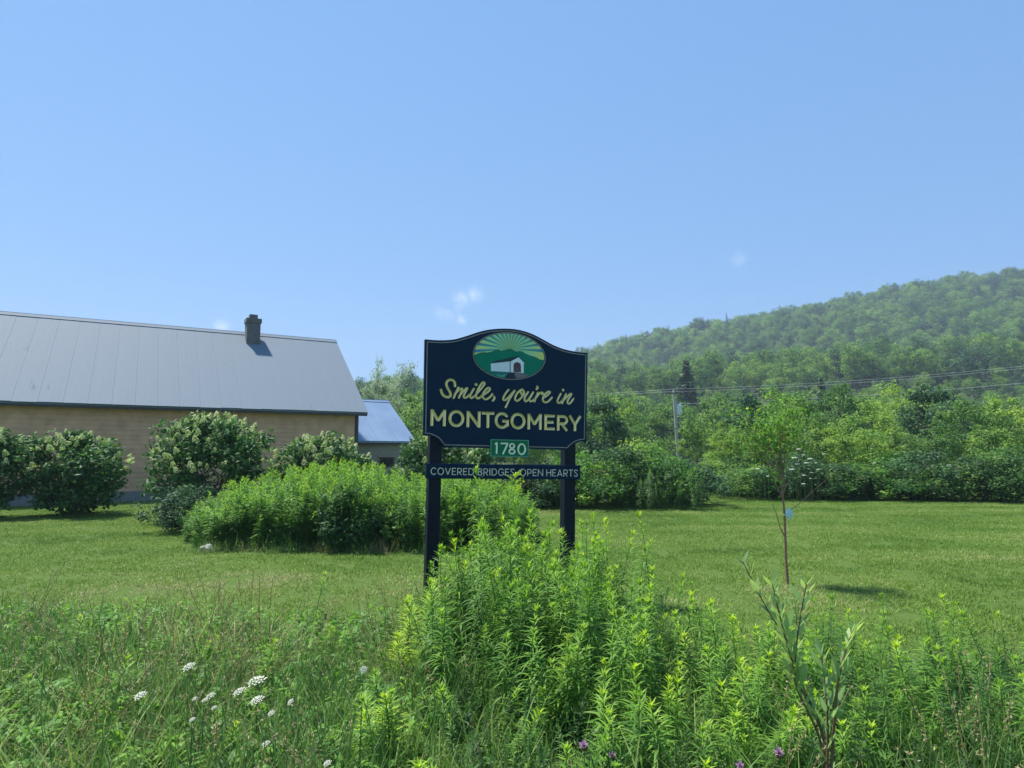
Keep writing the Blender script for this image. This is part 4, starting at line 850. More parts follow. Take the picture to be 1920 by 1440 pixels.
for i, (px, py) in enumerate([(1432, 872), (1421, 879), (1462, 838), (1498, 842), (1490, 858), (1507, 853), (1519, 860), (1530, 868), (1516, 879), (1522, 886), (1508, 891), (1520, 897), (1507, 907), (1535, 880), (1478, 855), (1495, 870), (1545, 851), (1440, 893), (1485, 880), (1512, 868), (1127, 931), (1134, 938), (1640, 868), (1710, 880), (1780, 872)]):
    Y = 22.0 if px > 1200 else 18.4; w = at(px, py, Y); e = empty('white_umbel', (w[0], w[1], 0.0))
    st_ = obj('stem', UMBS_ME, e, (0, 0, w[2])); st_.scale = (1, 1, w[2] / 1.25); hd = obj('flower_head', UMB_ME, e, (0, 0, w[2])); hd.scale = (uw.uniform(.5, 1.0),) * 3
    tag(e, 'small white flat flower head against the dark shrub edge' if px > 1300 else 'tiny white flower head low beside the far sign post', 'flower', 'white flower heads along the shrub edge' if px > 1300 else 'tiny white flowers by the far post')

# ------------------------------------------------------------------ hydrangeas
def panicle(r):
    g = Geo(); n = 70; t = r.random(n); a = r.uniform(0, 6.28, n); rr = .058 * (1 - t) ** .6 + .006
    c = np.stack([np.cos(a) * rr, np.sin(a) * rr, .125 * t], 1); g.cards(c, np.stack([np.cos(a), np.sin(a), .6 + 0 * a], 1) + r.normal(0, .3, (n, 3)), r.uniform(0, 6, n), .034, .03, .5 + .35 * t + r.normal(0, .12, n), fold=.1); return g
PAN = [panicle(np.random.default_rng(600 + i)).mesh('hydrangea_panicle', M_PANICLE) for i in range(3)]
def hydrangea(px, Y, top, rad, npan, seed, label):
    r = np.random.default_rng(seed); x, y = gpos(px, Y); H = zpix(top, Y); e = empty('hydrangea_bush', (x, y, -.02))
    w, l = tree_geo(r, H, rad, .05, 110, 62, .13, .05, .33, tone=.42, tvar=.1, stems=7, limbs=26, hollow=.5)
    obj('trunk', w.mesh('hydrangea_stems', M_BARK), e); obj('crown', l.mesh('hydrangea_leaves', M_HYD), e)
    zc, rz = H * .5 + .02, H * .5
    n = 0
    while n < npan:
        d = unit(r.normal(size=3)); 
        if d[2] < -.05 or r.random() > .35 + .65 * max(0, d[2]): continue
        f = 1 + .28 * math.sin(3 * math.atan2(d[1], d[0])) * .25
        p = np.array((d[0] * rad * 1.08 * f, d[1] * rad * 1.08 * f, zc + d[2] * rz * 1.0)) * r.uniform(.9, 1.02)
        dr = unit(d * .7 + np.array([0, 0, .8]) + r.normal(0, .2, 3)); q = Vector(dr).to_track_quat('Z', 'Y').to_euler(); s = r.uniform(.7, 1.25)
        obj('flower_panicle', PAN[r.integers(0, 3)], e, p, q, (s, s, s))['kind'] = 'stuff'; n += 1
    return tag(e, label, 'hydrangea')
hydrangea(392, 16.2, 778, 1.32, 190, 611, 'largest hydrangea bush with cream panicles below the chimney')
hydrangea(604, 17.2, 818, 1.15, 140, 612, 'hydrangea bush before the farmhouse corner, left of the ell wall')
hydrangea(828, 17.6, 818, 1.1, 140, 613, 'hydrangea bush partly hidden behind the near sign post')
hydrangea(140, 17.2, 812, 1.1, 90, 614, 'hydrangea bush at the picture edge before the long house wall')
hydrangea(-30, 16.4, 806, 1.15, 80, 615, 'lower hydrangea bush at the outer picture edge')
shrub(742, 16.4, 872, 1, .62, 'low dark shrub under the ell window')
shrub(352, 13.6, 905, 1, .55, 'small dark shrub at the foot of the largest hydrangea')

# ------------------------------------------------------------------ goldenrod thicket in mid lawn
tr = np.random.default_rng(95); tp, tz = [], []
topx = [(250, 965), (370, 945), (420, 915), (480, 898), (560, 880), (640, 872), (700, 880), (790, 896), (850, 893), (930, 900), (990, 925), (1020, 975)]
while len(tp) < 1500:
    px = tr.uniform(352, 1015); Y = tr.uniform(10.7, 14.4)
    f = min((px - 352) / 70, (1015 - px) / 60, 1); yf = 10.8 + 1.3 * (1 - max(f, 0)) ** 2 + .18 * math.sin(px * .045) + (px > 800) * (px - 800) * .004; yb = 14.3 - 1.2 * (1 - max(f, 0)) ** 2
    if not yf < Y < yb: continue
    h = zpix(np.interp(px, *zip(*topx)) + 4, 12.6) * tr.uniform(.6, 1.12) * min(1, .72 + .28 * (Y - yf) / .7)
    x, y = gpos(px, Y); tp.append((x, y, float(gz(x, y)) - .02)); tz.append(h / 1.2)
tz = np.array(tz); n = len(tp); s = tr.uniform(.85, 1.2, n)
scatter('goldenrod_thicket', np.array(tp), np.c_[tr.normal(0, .09, (n, 2)), tr.uniform(0, 6.28, n)], np.c_[s, s, tz], tr.choice(4, n, p=[.3, .27, .16, .27]), TH_COLL, 'dense island of tall goldenrod growing in the mown lawn', 'goldenrod')
P_BRAMBLE = protos('bramble', mk(560, 1.0, .8, 0., 46, 46, .10, .02, .26, tone=.25, stems=5, limbs=10), M_BARK, M_TREE)
x, y = gpos(655, 11.0); thing_tree('bramble_bush', (x, y, 0), P_BRAMBLE, 'dark broad leaved bramble at the front of the goldenrod island', 'shrub', (.75, .6, .95))
x, y = gpos(748, 11.1); thing_tree('bramble_bush', (x, y, 0), P_BRAMBLE, 'small dark bramble at the island edge next to the near post', 'shrub', (.55, .5, .62), 2.)
fe = []
for px in np.arange(372, 800, 2.5):
    x, y = gpos(px + tr.normal(0, 2), 10.66 + .25 * tr.random() + .12 * math.sin(px * .045)); fe.append((x, y, float(gz(x, y))))
scat('thicket_foot_grass', np.array(fe), GRASS_COLL, 'rough grass along the foot of the goldenrod island', 'grass', .5, .95, .15)
fe2 = []
for px in np.concatenate([tr.normal(697, 18, 26), tr.normal(600, 50, 20), tr.normal(420, 30, 8)]):
    x, y = gpos(px, 10.62 + .2 * tr.random()); fe2.append((x, y, float(gz(x, y))))
scat('thicket_foot_straw', np.array(fe2), STRAW_COLL, 'pale dry straw at the foot of the goldenrod island', 'grass', .6, 1.0, .3, idx=tr.integers(0, 3, len(fe2)))
# pale stone
def stone(px, Y, s, label):
    r = np.random.default_rng(int(px)); x, y = gpos(px, Y); import bmesh
    bm = bmesh.new(); bmesh.ops.create_icosphere(bm, subdivisions=3, radius=1)
    for v in bm.verts: k = 1 + .14 * math.sin(v.co.x * 4 + 1) * math.cos(v.co.y * 3.4) + .1 * math.sin(v.co.z * 6 + v.co.x * 3); v.co = Vector((v.co.x * s * 1.3, v.co.y * s, v.co.z * s * .8)) * k
    me = bpy.data.meshes.new('stone'); bm.to_mesh(me); bm.free(); me.materials.append(plain('pale_stone', (.36, .36, .34), .9, noise=.25, nscale=18, bump=.5))
    for p in me.polygons: p.use_smooth = True
    return tag(obj('stone', me, None, (x, y, s * .35 + float(gz(x, y)))), label, 'stone')
stone(389, 10.75, .1, 'pale stone at the outer foot of the goldenrod island')

# ------------------------------------------------------------------ young sapling and the bag tied to it
r_ = np.random.default_rng(71); sx, sy = gpos(1477, 8.25); g_, lp_ = Geo(), []
def off(px, py, Y=8.25): q = at(px, py, Y); return np.array((q[0] - sx, q[1] - sy, q[2]))
e = empty('sapling', (sx, sy, 0.0)); tag(e, 'young sapling with thin reddish trunk on the open lawn', 'tree')
tk = Geo(); tk.tube([off(1477, 1094) - [0, 0, .05], off(1473, 1040), off(1472, 1000), off(1471, 965), off(1469, 940), off(1466, 915)], [.021, .017, .016, .015, .013, .011], 8, cap=False); obj('trunk', tk.mesh('sapling_trunk', M_REDBARK), e)
br_ = Geo(); br_.tube([off(1471, 1005), off(1463, 990, 8.2), off(1456, 965, 8.15), off(1448, 944, 8.1)], [.008, .007, .005, .003], 5); obj('branch', br_.mesh('sapling_side_branch', M_REDBARK), e)
br_ = Geo(); br_.tube([off(1471, 962), off(1492, 950, 8.15), off(1520, 925, 8.05), (off(1560, 890, 7.95))], [.006, .005, .004, .002], 5); obj('branch', br_.mesh('sapling_low_branch', M_REDBARK), e)
for (px, py, d0, L) in ((1466, 915, (.02, 0, 1), .5), (1468, 935, (-.35, .1, 1), .5), (1468, 930, (.28, -.1, 1), .48), (1466, 918, (.1, .3, 1), .5), (1467, 925, (-.12, -.3, 1), .5)):
    branch(r_, g_, lp_, off(px, py), d0, L * 1.1, .009, 2, (3, 4), .5, .8)
obj('branch', g_.mesh('sapling_crown_twigs', M_REDBARK), e)
_v = np.concatenate(g_.V)[r_.integers(0, sum(len(v) for v in g_.V), 150)]     # leaves along the lower twigs too
lf_ = Geo(); lp_ = np.concatenate([np.array([p for p in lp_]), _v]); k_ = np.repeat(np.arange(len(lp_)), 5); lf_.cards(lp_[k_] + r_.normal(0, .075, (len(k_), 3)), r_.normal(size=(len(k_), 3)) + [0, 0, .5], r_.uniform(0, 6, len(k_)), r_.uniform(.035, .07, len(k_)), r_.uniform(.018, .034, len(k_)), .55 + r_.normal(0, .22, len(k_)))
obj('crown', lf_.mesh('sapling_leaves', M_THICKET), e)
# pale blue plastic wrap tied to the trunk
def bag():
    r = np.random.default_rng(8); n, m = 9, 9; V = []
    for j in range(n):
        v = j / (n - 1)
        for i in range(m):
            a = 2 * math.pi * i / m; w = .012 + .062 * math.sin(math.pi * min(1, v * 1.15 + .02)) * (1 if v < .85 else .75); V.append((w * math.cos(a) * 1.0 + .02 * v, w * .45 * math.sin(a) + r.normal(0, .004), -.165 * v + r.normal(0, .005)))
    F = [[j * m + i, j * m + (i + 1) % m, (j + 1) * m + (i + 1) % m, (j + 1) * m + i] for j in range(n - 1) for i in range(m)] + [[(n - 1) * m + i for i in range(m)]]
    return V, F
bgm = mat('pale_blue_plastic'); nt, N = nodes(bgm); p_ = N('ShaderNodeBsdfPrincipled', {'Base Color': (.66, .85, .92, 1), 'Roughness': .35}); t_ = N('ShaderNodeBsdfTranslucent', {'Color': (.7, .88, .95, 1)}); mx_ = N('ShaderNodeMixShader', {0: .4, 1: p_.outputs[0], 2: t_.outputs[0]}); out(nt, N, mx_.outputs[0])
V, F = bag(); bq = at(1480, 953, 8.19)
be = empty('plastic_bag', (bq[0], bq[1], bq[2] - .16)); obj('bag_body', mesh_data('bag_body', V, F, bgm), be, (0, 0, .16), (0, .12, .4), (.78, .7, .9))
kt = Geo(); c_ = at(1472, 966, 8.25) - np.array((bq[0], bq[1], bq[2] - .16)); ring = [c_ + np.array((.021 * math.cos(a), .021 * math.sin(a), .006 * math.sin(2 * a))) for a in np.linspace(0, 6.28, 13)]
kt.tube(ring, .006, 5); kt.tube([c_ + [.02, -.01, 0], c_ + [.03, -.03, .03], np.array((.0, 0, .158))], .005, 5); obj('tie', kt.mesh('bag_tie', plain('white_tie', (.75, .75, .74), .5)), be)
tag(be, 'pale blue plastic bag tied to the sapling trunk', 'bag')

# ------------------------------------------------------------------ utility poles and wires
PY = 75.0; px0, py0 = gpos(1273, PY); M_POLE = plain('weathered_pole', (.4, .38, .34), .9, noise=.2, nscale=6); M_CAN = plain('grey_transformer_can', (.8, .81, .82), .45, noise=.06); M_INS = plain('porcelain', (.4, .4, .42), .3)
ztop = zpix(732, PY)
pole = empty('utility_pole', (px0, py0, 0)); tag(pole, 'weathered wooden utility pole with crossarm and pale transformer can', 'utility pole')
lx = at(1263, 732, PY)[0] - px0
g = Geo(); g.tube([(0, 0, -.2), (lx * .5, 0, ztop * .5), (lx, 0, ztop)], [.2, .18, .14], 10); obj('pole_shaft', g.mesh('pole_shaft', M_POLE), pole)
g = Geo(); g.box((lx, -.16, ztop - .35), (1.2, .35, 0), (-.02, .055, 0), (0, 0, .065)); obj('crossarm', g.mesh('crossarm', plain('dark_crossarm', (.12, .1, .085), .9)), pole)
ins = [(lx - 1.1, -.48, ztop - .2), (lx, 0, ztop + .16), (lx + 1.1, .16, ztop - .2)]
for i_ in ins:
    g = Geo(); g.tube([np.array(i_) - [0, 0, .2], np.array(i_) - [0, 0, .1], np.array(i_)], [.03, .06, .045], 8); obj('insulator', g.mesh('insulator', M_INS), pole)
zc_ = zpix(768, PY); g = Geo(); g.tube([(lx * .8 + .48, -.05, zc_ - .62), (lx * .8 + .48, -.05, zc_ - .55), (lx * .8 + .48, -.05, zc_ + .45), (lx * .8 + .48, -.05, zc_ + .5), (lx * .8 + .48, -.05, zc_ + .6)], [.27, .31, .31, .33, .12], 16)
tcan = obj('transformer', g.mesh('transformer', M_CAN, True), pole)
for dx, dz in ((-.18, .75), (.16, .72)):
    g = Geo(); g.tube([(lx * .8 + .48 + dx, -.05, zc_ + .55), (lx * .8 + .48 + dx, -.05, zc_ + dz), (lx * .8 + .48 + dx, -.05, zc_ + dz + .14)], [.04, .07, .03], 8); obj('bushing', g.mesh('bushing', M_INS), tcan)
for dz in (.3, -.15):
    g = Geo(); g.box((lx * .8 + .48, -.05, zc_ + dz), (.42, 0, 0), (0, .08, 0), (0, 0, .04)); obj('bracket', g.mesh('bracket', M_CAN), tcan)
zl = zpix(806, PY); g = Geo(); g.tube([(lx * .55, -.1, zl + .15), (lx * .55 - .35, -.35, zl + .12), (lx * .55 - .7, -.6, zl)], .035, 6); g.box((lx * .55 - .95, -.75, zl - .08), (.36, .2, -.08), (-.05, .1, 0), (0, 0, .07)); obj('lamp_arm', g.mesh('lamp_arm', plain('dark_lamp_head', (.02, .022, .025), .5)), pole)
g = Geo(); 
p2x, p2y = 58.0, 62.0; p3x, p3y = gpos(915, 132)
pole2 = copy_tree(pole); pole2.location = (p2x, p2y, 0); pole2['label'] = 'next utility pole along the line past the picture edge'
pole3 = copy_tree(pole); pole3.location = (p3x, p3y, float(hill_h(p3x, p3y)) - .2); pole3['label'] = 'farther utility pole hidden behind the sign panel'
M_WIRE = plain('aluminium_wire', (.75, .77, .75), .5)
def wire(a, b, sag, rad, label, m=M_WIRE):
    ts = np.linspace(0, 1, 25)[:, None]; P = a + (b - a) * ts; P[:, 2] -= (sag * 4 * ts * (1 - ts))[:, 0]
    return tag(Geo().tube(P, rad, 5, cap=False).wobj('power_line', m), label, 'power line')
w1, w2, w3 = (np.array((px0, py0, 0)), np.array((p2x, p2y, 0.)), np.array((p3x, p3y, pole3.location[2])))
for k, nm in enumerate(('outer', 'pole top')):
    wire(w1 + ins[k], w2 + ins[k] + np.array((0, 0, 1.9)), .55, .008, '%s wire of the power line running from the pole over the trees' % nm)
    wire(w3 + ins[k], w1 + ins[k], .6, .008, '%s wire of the power line running from the pole behind the sign' % nm)
wire(w1 + np.array((lx, 0, zpix(757, PY))), w2 + np.array((lx, 0, zpix(757, PY) + 1.9)), .5, .011, 'lower neutral wire passing beside the transformer')
wire(w1 + np.array((lx * .6, 0, zl + .1)), w2 + np.array((lx * .6, 0, zl + 1.6)), .6, .013, 'thin dark telephone cable below the transformer', plain('dark_cable', (.05, .05, .045), .6))
pole2.location[2] = 1.9

# ------------------------------------------------------------------ lawn grass
lr = np.random.default_rng(31); lp = []
for y in np.arange(4.4, 28, .5):
    for x in np.arange(-.85 * y - 1, .85 * y + 1, .5):
        lp.append((x + lr.uniform(-.14, .14), y + lr.uniform(-.14, .14)))
lp = np.array(lp); scat('lawn_grass', np.c_[lp, gz(lp[:, 0], lp[:, 1])], LAWN_COLL, 'short mown lawn grass around the sign', 'grass', 1.0, 1.2, .02, .85)

lt = []
while len(lt) < 330:
    px, Y = lr.uniform(-100, 2020), lr.uniform(6.5, 20)
    x, y = gpos(px, Y); lt.append((x, y, float(gz(x, y))))
scat('lawn_tufts', np.array(lt), GRASS_COLL, 'coarser grass tufts dotted over the lawn', 'grass', .14, .3, .2)

# ------------------------------------------------------------------ roadside weeds
wr = np.random.default_rng(41)
def edge_y(px): return np.interp(px, [-200, 347, 430, 560, 700, 760, 830, 1200, 1320, 1420, 1573, 2100], [6.8, 6.5, 6.2, 5.6, 5.9, 6.3, 6.7, 6.2, 5.0, 4.6, 4.5, 4.7])
gp, gs, sp2, ss2, fpnt = [], [], [], [], []
while len(gp) < 7200:
    px, Y = wr.uniform(-150, 2070), wr.uniform(2.0, 6.9) ** 1.0
    ey = edge_y(px)
    if Y > ey + wr.normal(0, .25): continue
    x, y = gpos(px, Y); gp.append((x, y, float(gz(x, y)))); gs.append(np.interp(Y, [2, ey - 1.2, ey], [1.2, 1.08, .6]))
while len(sp2) < 1500:
    px, Y = wr.uniform(-150, 2070), wr.uniform(2.0, 6.0)
    dens = np.interp(px, [-150, 347, 500, 760, 1000, 1300, 2070], [.8, 1, .8, .5, .2, .12, .3])
    if Y > edge_y(px) or wr.random() > dens * (.5 + .5 * math.sin(px * .021 + Y * 2.3)): continue
    x, y = gpos(px, Y); sp2.append((x, y, float(gz(x, y)))); ss2.append(wr.uniform(.75, 1.2))
while len(fpnt) < 1250:
    px, Y = (wr.uniform(-150, 2070) if len(fpnt) % 2 else wr.uniform(-100, 780)), wr.uniform(2.0, 6.3)
    if Y > edge_y(px): continue
    x, y = gpos(px, Y); fpnt.append((x, y, float(gz(x, y))))
for k_ in range(420):
    px, Y = ((wr.uniform(320, 500), wr.uniform(3.3, 4.9)) if k_ % 3 else (wr.uniform(620, 770), wr.uniform(3.4, 5.0)) if k_ % 2 else (wr.uniform(960, 1160), wr.uniform(2.7, 3.7)))
    x, y = gpos(px, Y); sp2.append((x, y, float(gz(x, y)))); ss2.append(wr.uniform(.6, 1.0))
n = len(gp); gs = np.array(gs) * wr.uniform(.7, 1.2, n)
_pt = np.sin(np.array(gp)[:, 0] * 1.9 + 1.1 * np.sin(np.array(gp)[:, 1] * 2.3)) + .7 * np.sin(np.array(gp)[:, 1] * 3.1 + np.array(gp)[:, 0])
_gi = np.where(_pt + wr.normal(0, .6, n) > .35, 4, np.where(_pt + wr.normal(0, .5, n) < -.8, 3, wr.choice(3, n)))
scatter('roadside_grass', np.array(gp), np.c_[wr.normal(0, .22, n) - .12, wr.normal(0, .25, n) + .25 * np.sin(np.array(gp)[:, 0] * 2.1) + .15, wr.uniform(0, 6.28, n)], np.c_[gs, gs, gs], _gi, GRASS_COLL, 'long unmown green grass along the roadside', 'grass', True)
n = len(sp2); ss2 = np.array(ss2); scatter('roadside_straw', np.array(sp2), np.c_[wr.normal(0, .4, (n, 2)), wr.uniform(0, 6.28, n)], np.c_[ss2, ss2, ss2], wr.choice(5, n, p=[.32, .32, .32, .02, .02]), STRAW_COLL, 'dry brown grass stalks among the roadside weeds', 'grass', True)
up = []
while len(up) < 420:
    px, Y = (wr.normal(1010, 150) if len(up) % 2 else wr.uniform(760, 2000)), wr.uniform(2.6, 6.2)
    if px < 830 or Y > edge_y(px) - .1: continue
    x, y = gpos(px, Y); up.append((x, y, float(gz(x, y))))
scat('weed_understory', np.array(up), EDGE_COLL, 'tangle of leafy shoots filling the foot of the goldenrods', 'weeds', .26, .42, .25, realize=True)
scat('roadside_forbs', np.array(fpnt), FORB_COLL, 'low leafy weeds between the roadside grasses', 'weeds', .5, 1.05, .2, realize=True)

# the many farther stalks nobody could count, as one mass
GM_COLL = proto_collection('goldenrod_stalk', [merged('goldenrod_stalk', *GR[k], M_STEM, M_GOLDENROD) for k in range(6)])
gmp, gms = [], []
while len(gmp) < 150:
    px, Y = ((wr.normal(1000, 110), wr.uniform(4.6, 6.2)) if len(gmp) % 5 < 2 else (wr.uniform(1150, 1640), wr.uniform(3.3, 4.6)) if len(gmp) % 5 < 4 else (wr.uniform(1640, 2040), wr.uniform(2.9, 4.9)))
    if not (830 < px < 1130 or px > 1150) or Y > edge_y(px): continue
    x, y = gpos(px, Y); gmp.append((x, y, float(gz(x, y)))); gms.append(wr.uniform(.55, .78) if px < 1140 else wr.uniform(.4, .58))
n = len(gmp); gms = np.array(gms); scatter('goldenrod_mass', np.array(gmp), np.c_[wr.normal(0, .09, (n, 2)), wr.uniform(0, 6.28, n)], np.c_[gms * 1.15, gms * 1.15, gms], wr.integers(0, 6, n), GM_COLL, 'lower goldenrod growth filling the weeds from sign to willow', 'goldenrod')

# goldenrod stalks, each one a plant of its own
def goldenrod(px, Y, top, k, label, group=None, st=None, lf=None, hp=None, rz=None, wide=1.):
    H0 = [1.25, 1.1, 1.3, 1.0, .95, 1.2][k] if hp is None else hp
    x, y = gpos(px, Y); z0 = float(gz(x, y)) - .02; s = (zpix(top, Y) - z0) / H0; w = (.55 + .45 * s) * wide
    # keep the tip on its image column although the column leans with height
    e = empty('goldenrod', (x, y, z0), wr.uniform(0, 6.28) if rz is None else rz); e.scale = (w, w, s); tl = .115 if group else .015; e.rotation_euler[0] = wr.normal(0, tl); e.rotation_euler[1] = wr.normal(0, tl)
    obj('stem', st or GR_ST[k], e); l = obj('leaves', lf or GR_LF[k], e); l['kind'] = 'stuff'
    return tag(e, label, 'goldenrod', group)
goldenrod(935, 5.9, 903, 2, 'tallest goldenrod stalk before the slogan board middle')
goldenrod(902, 5.8, 880, 0, 'goldenrod whose pale tip covers the slogan between the words')
goldenrod(956, 6.1, 890, 0, 'goldenrod coming into yellow bloom under the slogan board', st=GRB_ST, lf=GRB_LF, hp=1.3)
goldenrod(1102, 5.3, 978, 2, 'single slim goldenrod stalk just outside the far post', wide=.9)
goldenrod(1229, 5.0, 968, 2, 'lone tall goldenrod standing clear above the lawn', wide=1.25)
goldenrod(590, 5.6, 1075, 3, 'lone short goldenrod on the lawn edge among grass')
goldenrod(1152, 4.1, 1128, 3, 'bright tipped goldenrod, first of a matching pair'); goldenrod(1196, 4.1, 1126, 3, 'bright tipped goldenrod, second of a matching pair')
goldenrod(1184, 3.3, 1295, 4, 'vivid lime tipped goldenrod low in front of the matching pair'); goldenrod(1408, 3.4, 1258, 4, 'lime goldenrod left of the willow stems')
goldenrod(868, 4.6, 1018, 1, 'goldenrod with light tip beside the near post'); goldenrod(828, 5.0, 1030, 1, 'goldenrod leaning over the near post foot')
goldenrod(1008, 5.6, 960, 5, 'goldenrod stalk rising between the posts, nearer the far post')
for px, Y, top, l in ((768, 4.6, 1118, 'feathery yellow green stalk beside the near post foot'), (748, 4.3, 1190, 'feathery yellow green stalk beside the brown grass'), (790, 4.4, 1090, 'taller feathery stalk touching the near post'), (690, 3.2, 1330, 'small feathery lime clump low in the grass'), (735, 3.1, 1300, 'feathery lime plant at the front of the grass')):
    goldenrod(px, Y, top, 0, l, st=GRF_ST, lf=GRF_LF, hp=1.0, wide=1.6)
envx = [(740, 1150), (780, 1100), (815, 1045), (850, 1010), (890, 975), (935, 950), (970, 955), (1000, 985), (1050, 995), (1110, 1000), (1150, 1035), (1200, 1050), (1260, 1120), (1290, 1150), (1340, 1118), (1400, 1140), (1470, 1165), (1573, 1190), (1700, 1150), (1800, 1120), (2000, 1160)]
cnt = 0
while cnt < 200:
    if cnt < 115: px, Y = (wr.normal(985, 110) if cnt % 3 else wr.uniform(765, 1160)), wr.uniform(3.9, 6.3)
    elif cnt < 182: px, Y = wr.uniform(1150, 1640), wr.uniform(2.9, 4.7)
    else: px, Y = wr.uniform(1640, 2000), wr.uniform(3.0, 4.8)
    if px < (825 if Y < 5.1 else 775) or Y > edge_y(px) + .2: continue
    if 822 < px < 1050 and Y > 6.35: continue
    t0 = np.interp(px, *zip(*envx)); Yr = 5.6 if px < 1130 else 4.3
    zt = zpix(t0, Yr) * wr.uniform(.68, 1.04) * (1 if px < 1130 else np.interp(Y, [2.9, 4.5], [.8, 1.02])); top = max(850 + (1.6 - zt) / Y * FPX * .995, 930); size_ = 0
    size = 'tall' if zt > 1.02 else 'middling' if zt > .72 else 'short'
    deep = 'back' if Y > (5.3 if px < 1130 else 3.9) else 'front'
    zone = ('beside the near sign post' if px < 850 else 'between the posts, nearer the near post' if px < 950 else 'between the posts, nearer the far post' if px < 1050 else 'before the far sign post' if px < 1130
            else 'next to the matching bright pair' if px < 1240 else 'midway between the sign and the willow' if px < 1370 else 'close beside the willow stems' if px < 1600 else 'in the weeds past the willow' if px < 1800 else 'at the picture edge past the willow')
    lab = '%s leafy goldenrod in the %s of the weeds %s' % (size, deep, zone); grp = '%s %s goldenrods %s' % (size, deep, zone)
    goldenrod(px, Y, top, int(wr.choice([0, 1, 2, 5] if px < 1130 else [3, 4, 1, 3])), lab, grp); cnt += 1
cnt = 0
while cnt < 46:                                             # the broad front slope of the clump
    px, Y = wr.uniform(800, 1250), wr.uniform(3.3, 4.5); zt = wr.uniform(.5, .86); top = 850 + (1.6 - zt) / Y * FPX * .995
    _z = 'the feathery stalks' if px < 860 else 'the near half of the sign' if px < 960 else 'the far half of the sign' if px < 1090 else 'the lone tall stalk'
    goldenrod(px, Y, top, int(wr.choice([0, 1, 2, 5])), 'knee high green goldenrod on the front slope before %s' % _z, 'knee high goldenrods before ' + _z); cnt += 1
cnt = 0
while cnt < 26:                                             # young stalks at the very front
    px, Y = wr.uniform(680, 1500), wr.uniform(2.4, 3.6); zt = wr.uniform(.3, .52); top = 850 + (1.6 - zt) / Y * FPX * .995
    goldenrod(px, Y, top, int(wr.choice([1, 3, 4])), 'young goldenrod shoot at the roadside front %s' % (_z := ('of the feathery lime plants' if px < 800 else 'below the near half of the sign' if px < 950 else 'below the far half of the sign' if px < 1100 else 'of the matching bright pair' if px < 1250 else 'left of the willow foot' if px < 1400 else 'under the willow stems')), 'young goldenrod shoots ' + _z); cnt += 1
cnt = 0
while cnt < 11:
    px, Y = wr.uniform(-50, 720), wr.uniform(2.8, 5.4); zt = wr.uniform(.28, .5); top = 850 + (1.6 - zt) / Y * FPX * .995
    goldenrod(px, Y, top, int(wr.choice([1, 3, 4])), 'lone young goldenrod in wild grass %s' % (_z := ('at the outer picture edge' if px < 250 else 'around the white umbels' if px < 520 else 'between the umbels and the feathery stalks')), 'young goldenrods ' + _z); cnt += 1

# wild carrot
def umbel_geo(r, rad=.05, dome=.25):
    g = Geo(); st = Geo()
    for k in range(30):
        a = k * 2.399; rr = rad * math.sqrt((k + .5) / 30); z = -dome * rad * (rr / rad) ** 2; m = 9
        g.cards(np.array([math.cos(a) * rr, math.sin(a) * rr, z]) + r.normal(0, rad * .055, (m, 3)) * [1, 1, .3], np.tile([[0, 0, 1.]], (m, 1)) + r.normal(0, .3, (m, 3)), r.uniform(0, 6, m), rad * .17, rad * .14, .9 + r.normal(0, .1, m), fold=.05)
        if k % 2: st.tube([(0, 0, -rad * 1.1), (math.cos(a) * rr, math.sin(a) * rr, z)], .0009, 3, cap=False)
    return g, st
UM = umbel_geo(np.random.default_rng(650)); UM_H, UM_R = UM[0].mesh('umbel_florets', M_UMBEL), UM[1].mesh('umbel_rays', M_STEM)
def carrot(px, py, Y, rad, tiltx, tilty, label, group=None):
    q = at(px, py, Y); r = np.random.default_rng(int(px * 7 + py)); b = np.array((q[0] + r.normal(0, .03), q[1] + .02, float(gz(q[0], q[1])))); e = empty('wild_carrot', b); g = Geo(); t = q - b - np.array((0, 0, rad * 1.05))
    g.tube([(0, 0, -.02), t * .5 + r.normal(0, .012, 3), t], [.0028, .0022, .0016], 5, cap=False); a = r.uniform(0, 6, 20); z = r.uniform(0.05, .6, 20) * t[2]
    st_ = obj('stem', g.mesh('carrot_stem', M_STEM), e); lf = Geo(); lf.leaves(np.c_[t[0] * z / t[2], t[1] * z / t[2], z], np.c_[np.cos(a) * .8, np.sin(a) * .8, .5 + 0 * a], np.c_[-np.sin(a), np.cos(a), 0 * a], r.uniform(.04, .09, 20), .006, .3, .45)
    obj('leaves', lf.mesh('carrot_leaves', M_THICKET), e)['kind'] = 'stuff'
    h = obj('flower_head', UM_H, e, q - b, (tiltx, tilty, 0), (rad / .05,) * 3); obj('flower_rays', UM_R, h)
    return tag(e, label, 'wild carrot', group)
carrot(480, 1273, 3.3, .044, .18, -.12, 'largest white wild carrot umbel above two smaller ones'); carrot(448, 1294, 3.2, .03, .25, -.28, 'tilted cream umbel just outside the largest white umbel')
carrot(481, 1310, 3.15, .03, .3, -.2, 'white umbel directly below the largest one'); carrot(544, 1315, 3.1, .016, .5, -.5, 'small yellowish umbel at the end of a bent straw'); carrot(681, 1255, 3.6, .02, .9, 0, 'small white umbel alone in the green grass')
for px, py, Y, rd in ((365, 1309, 3.1, .013), (383, 1312, 3.1, .013), (394, 1303, 3.1, .02), (353, 1248, 3.5, .03), (401, 1326, 3.05, .012), (508, 1336, 3.0, .016), (498, 1393, 2.8, .016), (613, 1430, 2.6, .015), (360, 1348, 2.9, .012), (262, 1302, 3.1, .026)):
    carrot(px, py, Y, rd, .4, -.2, 'small half open wild carrot head among the wild grass', 'small wild carrot heads')
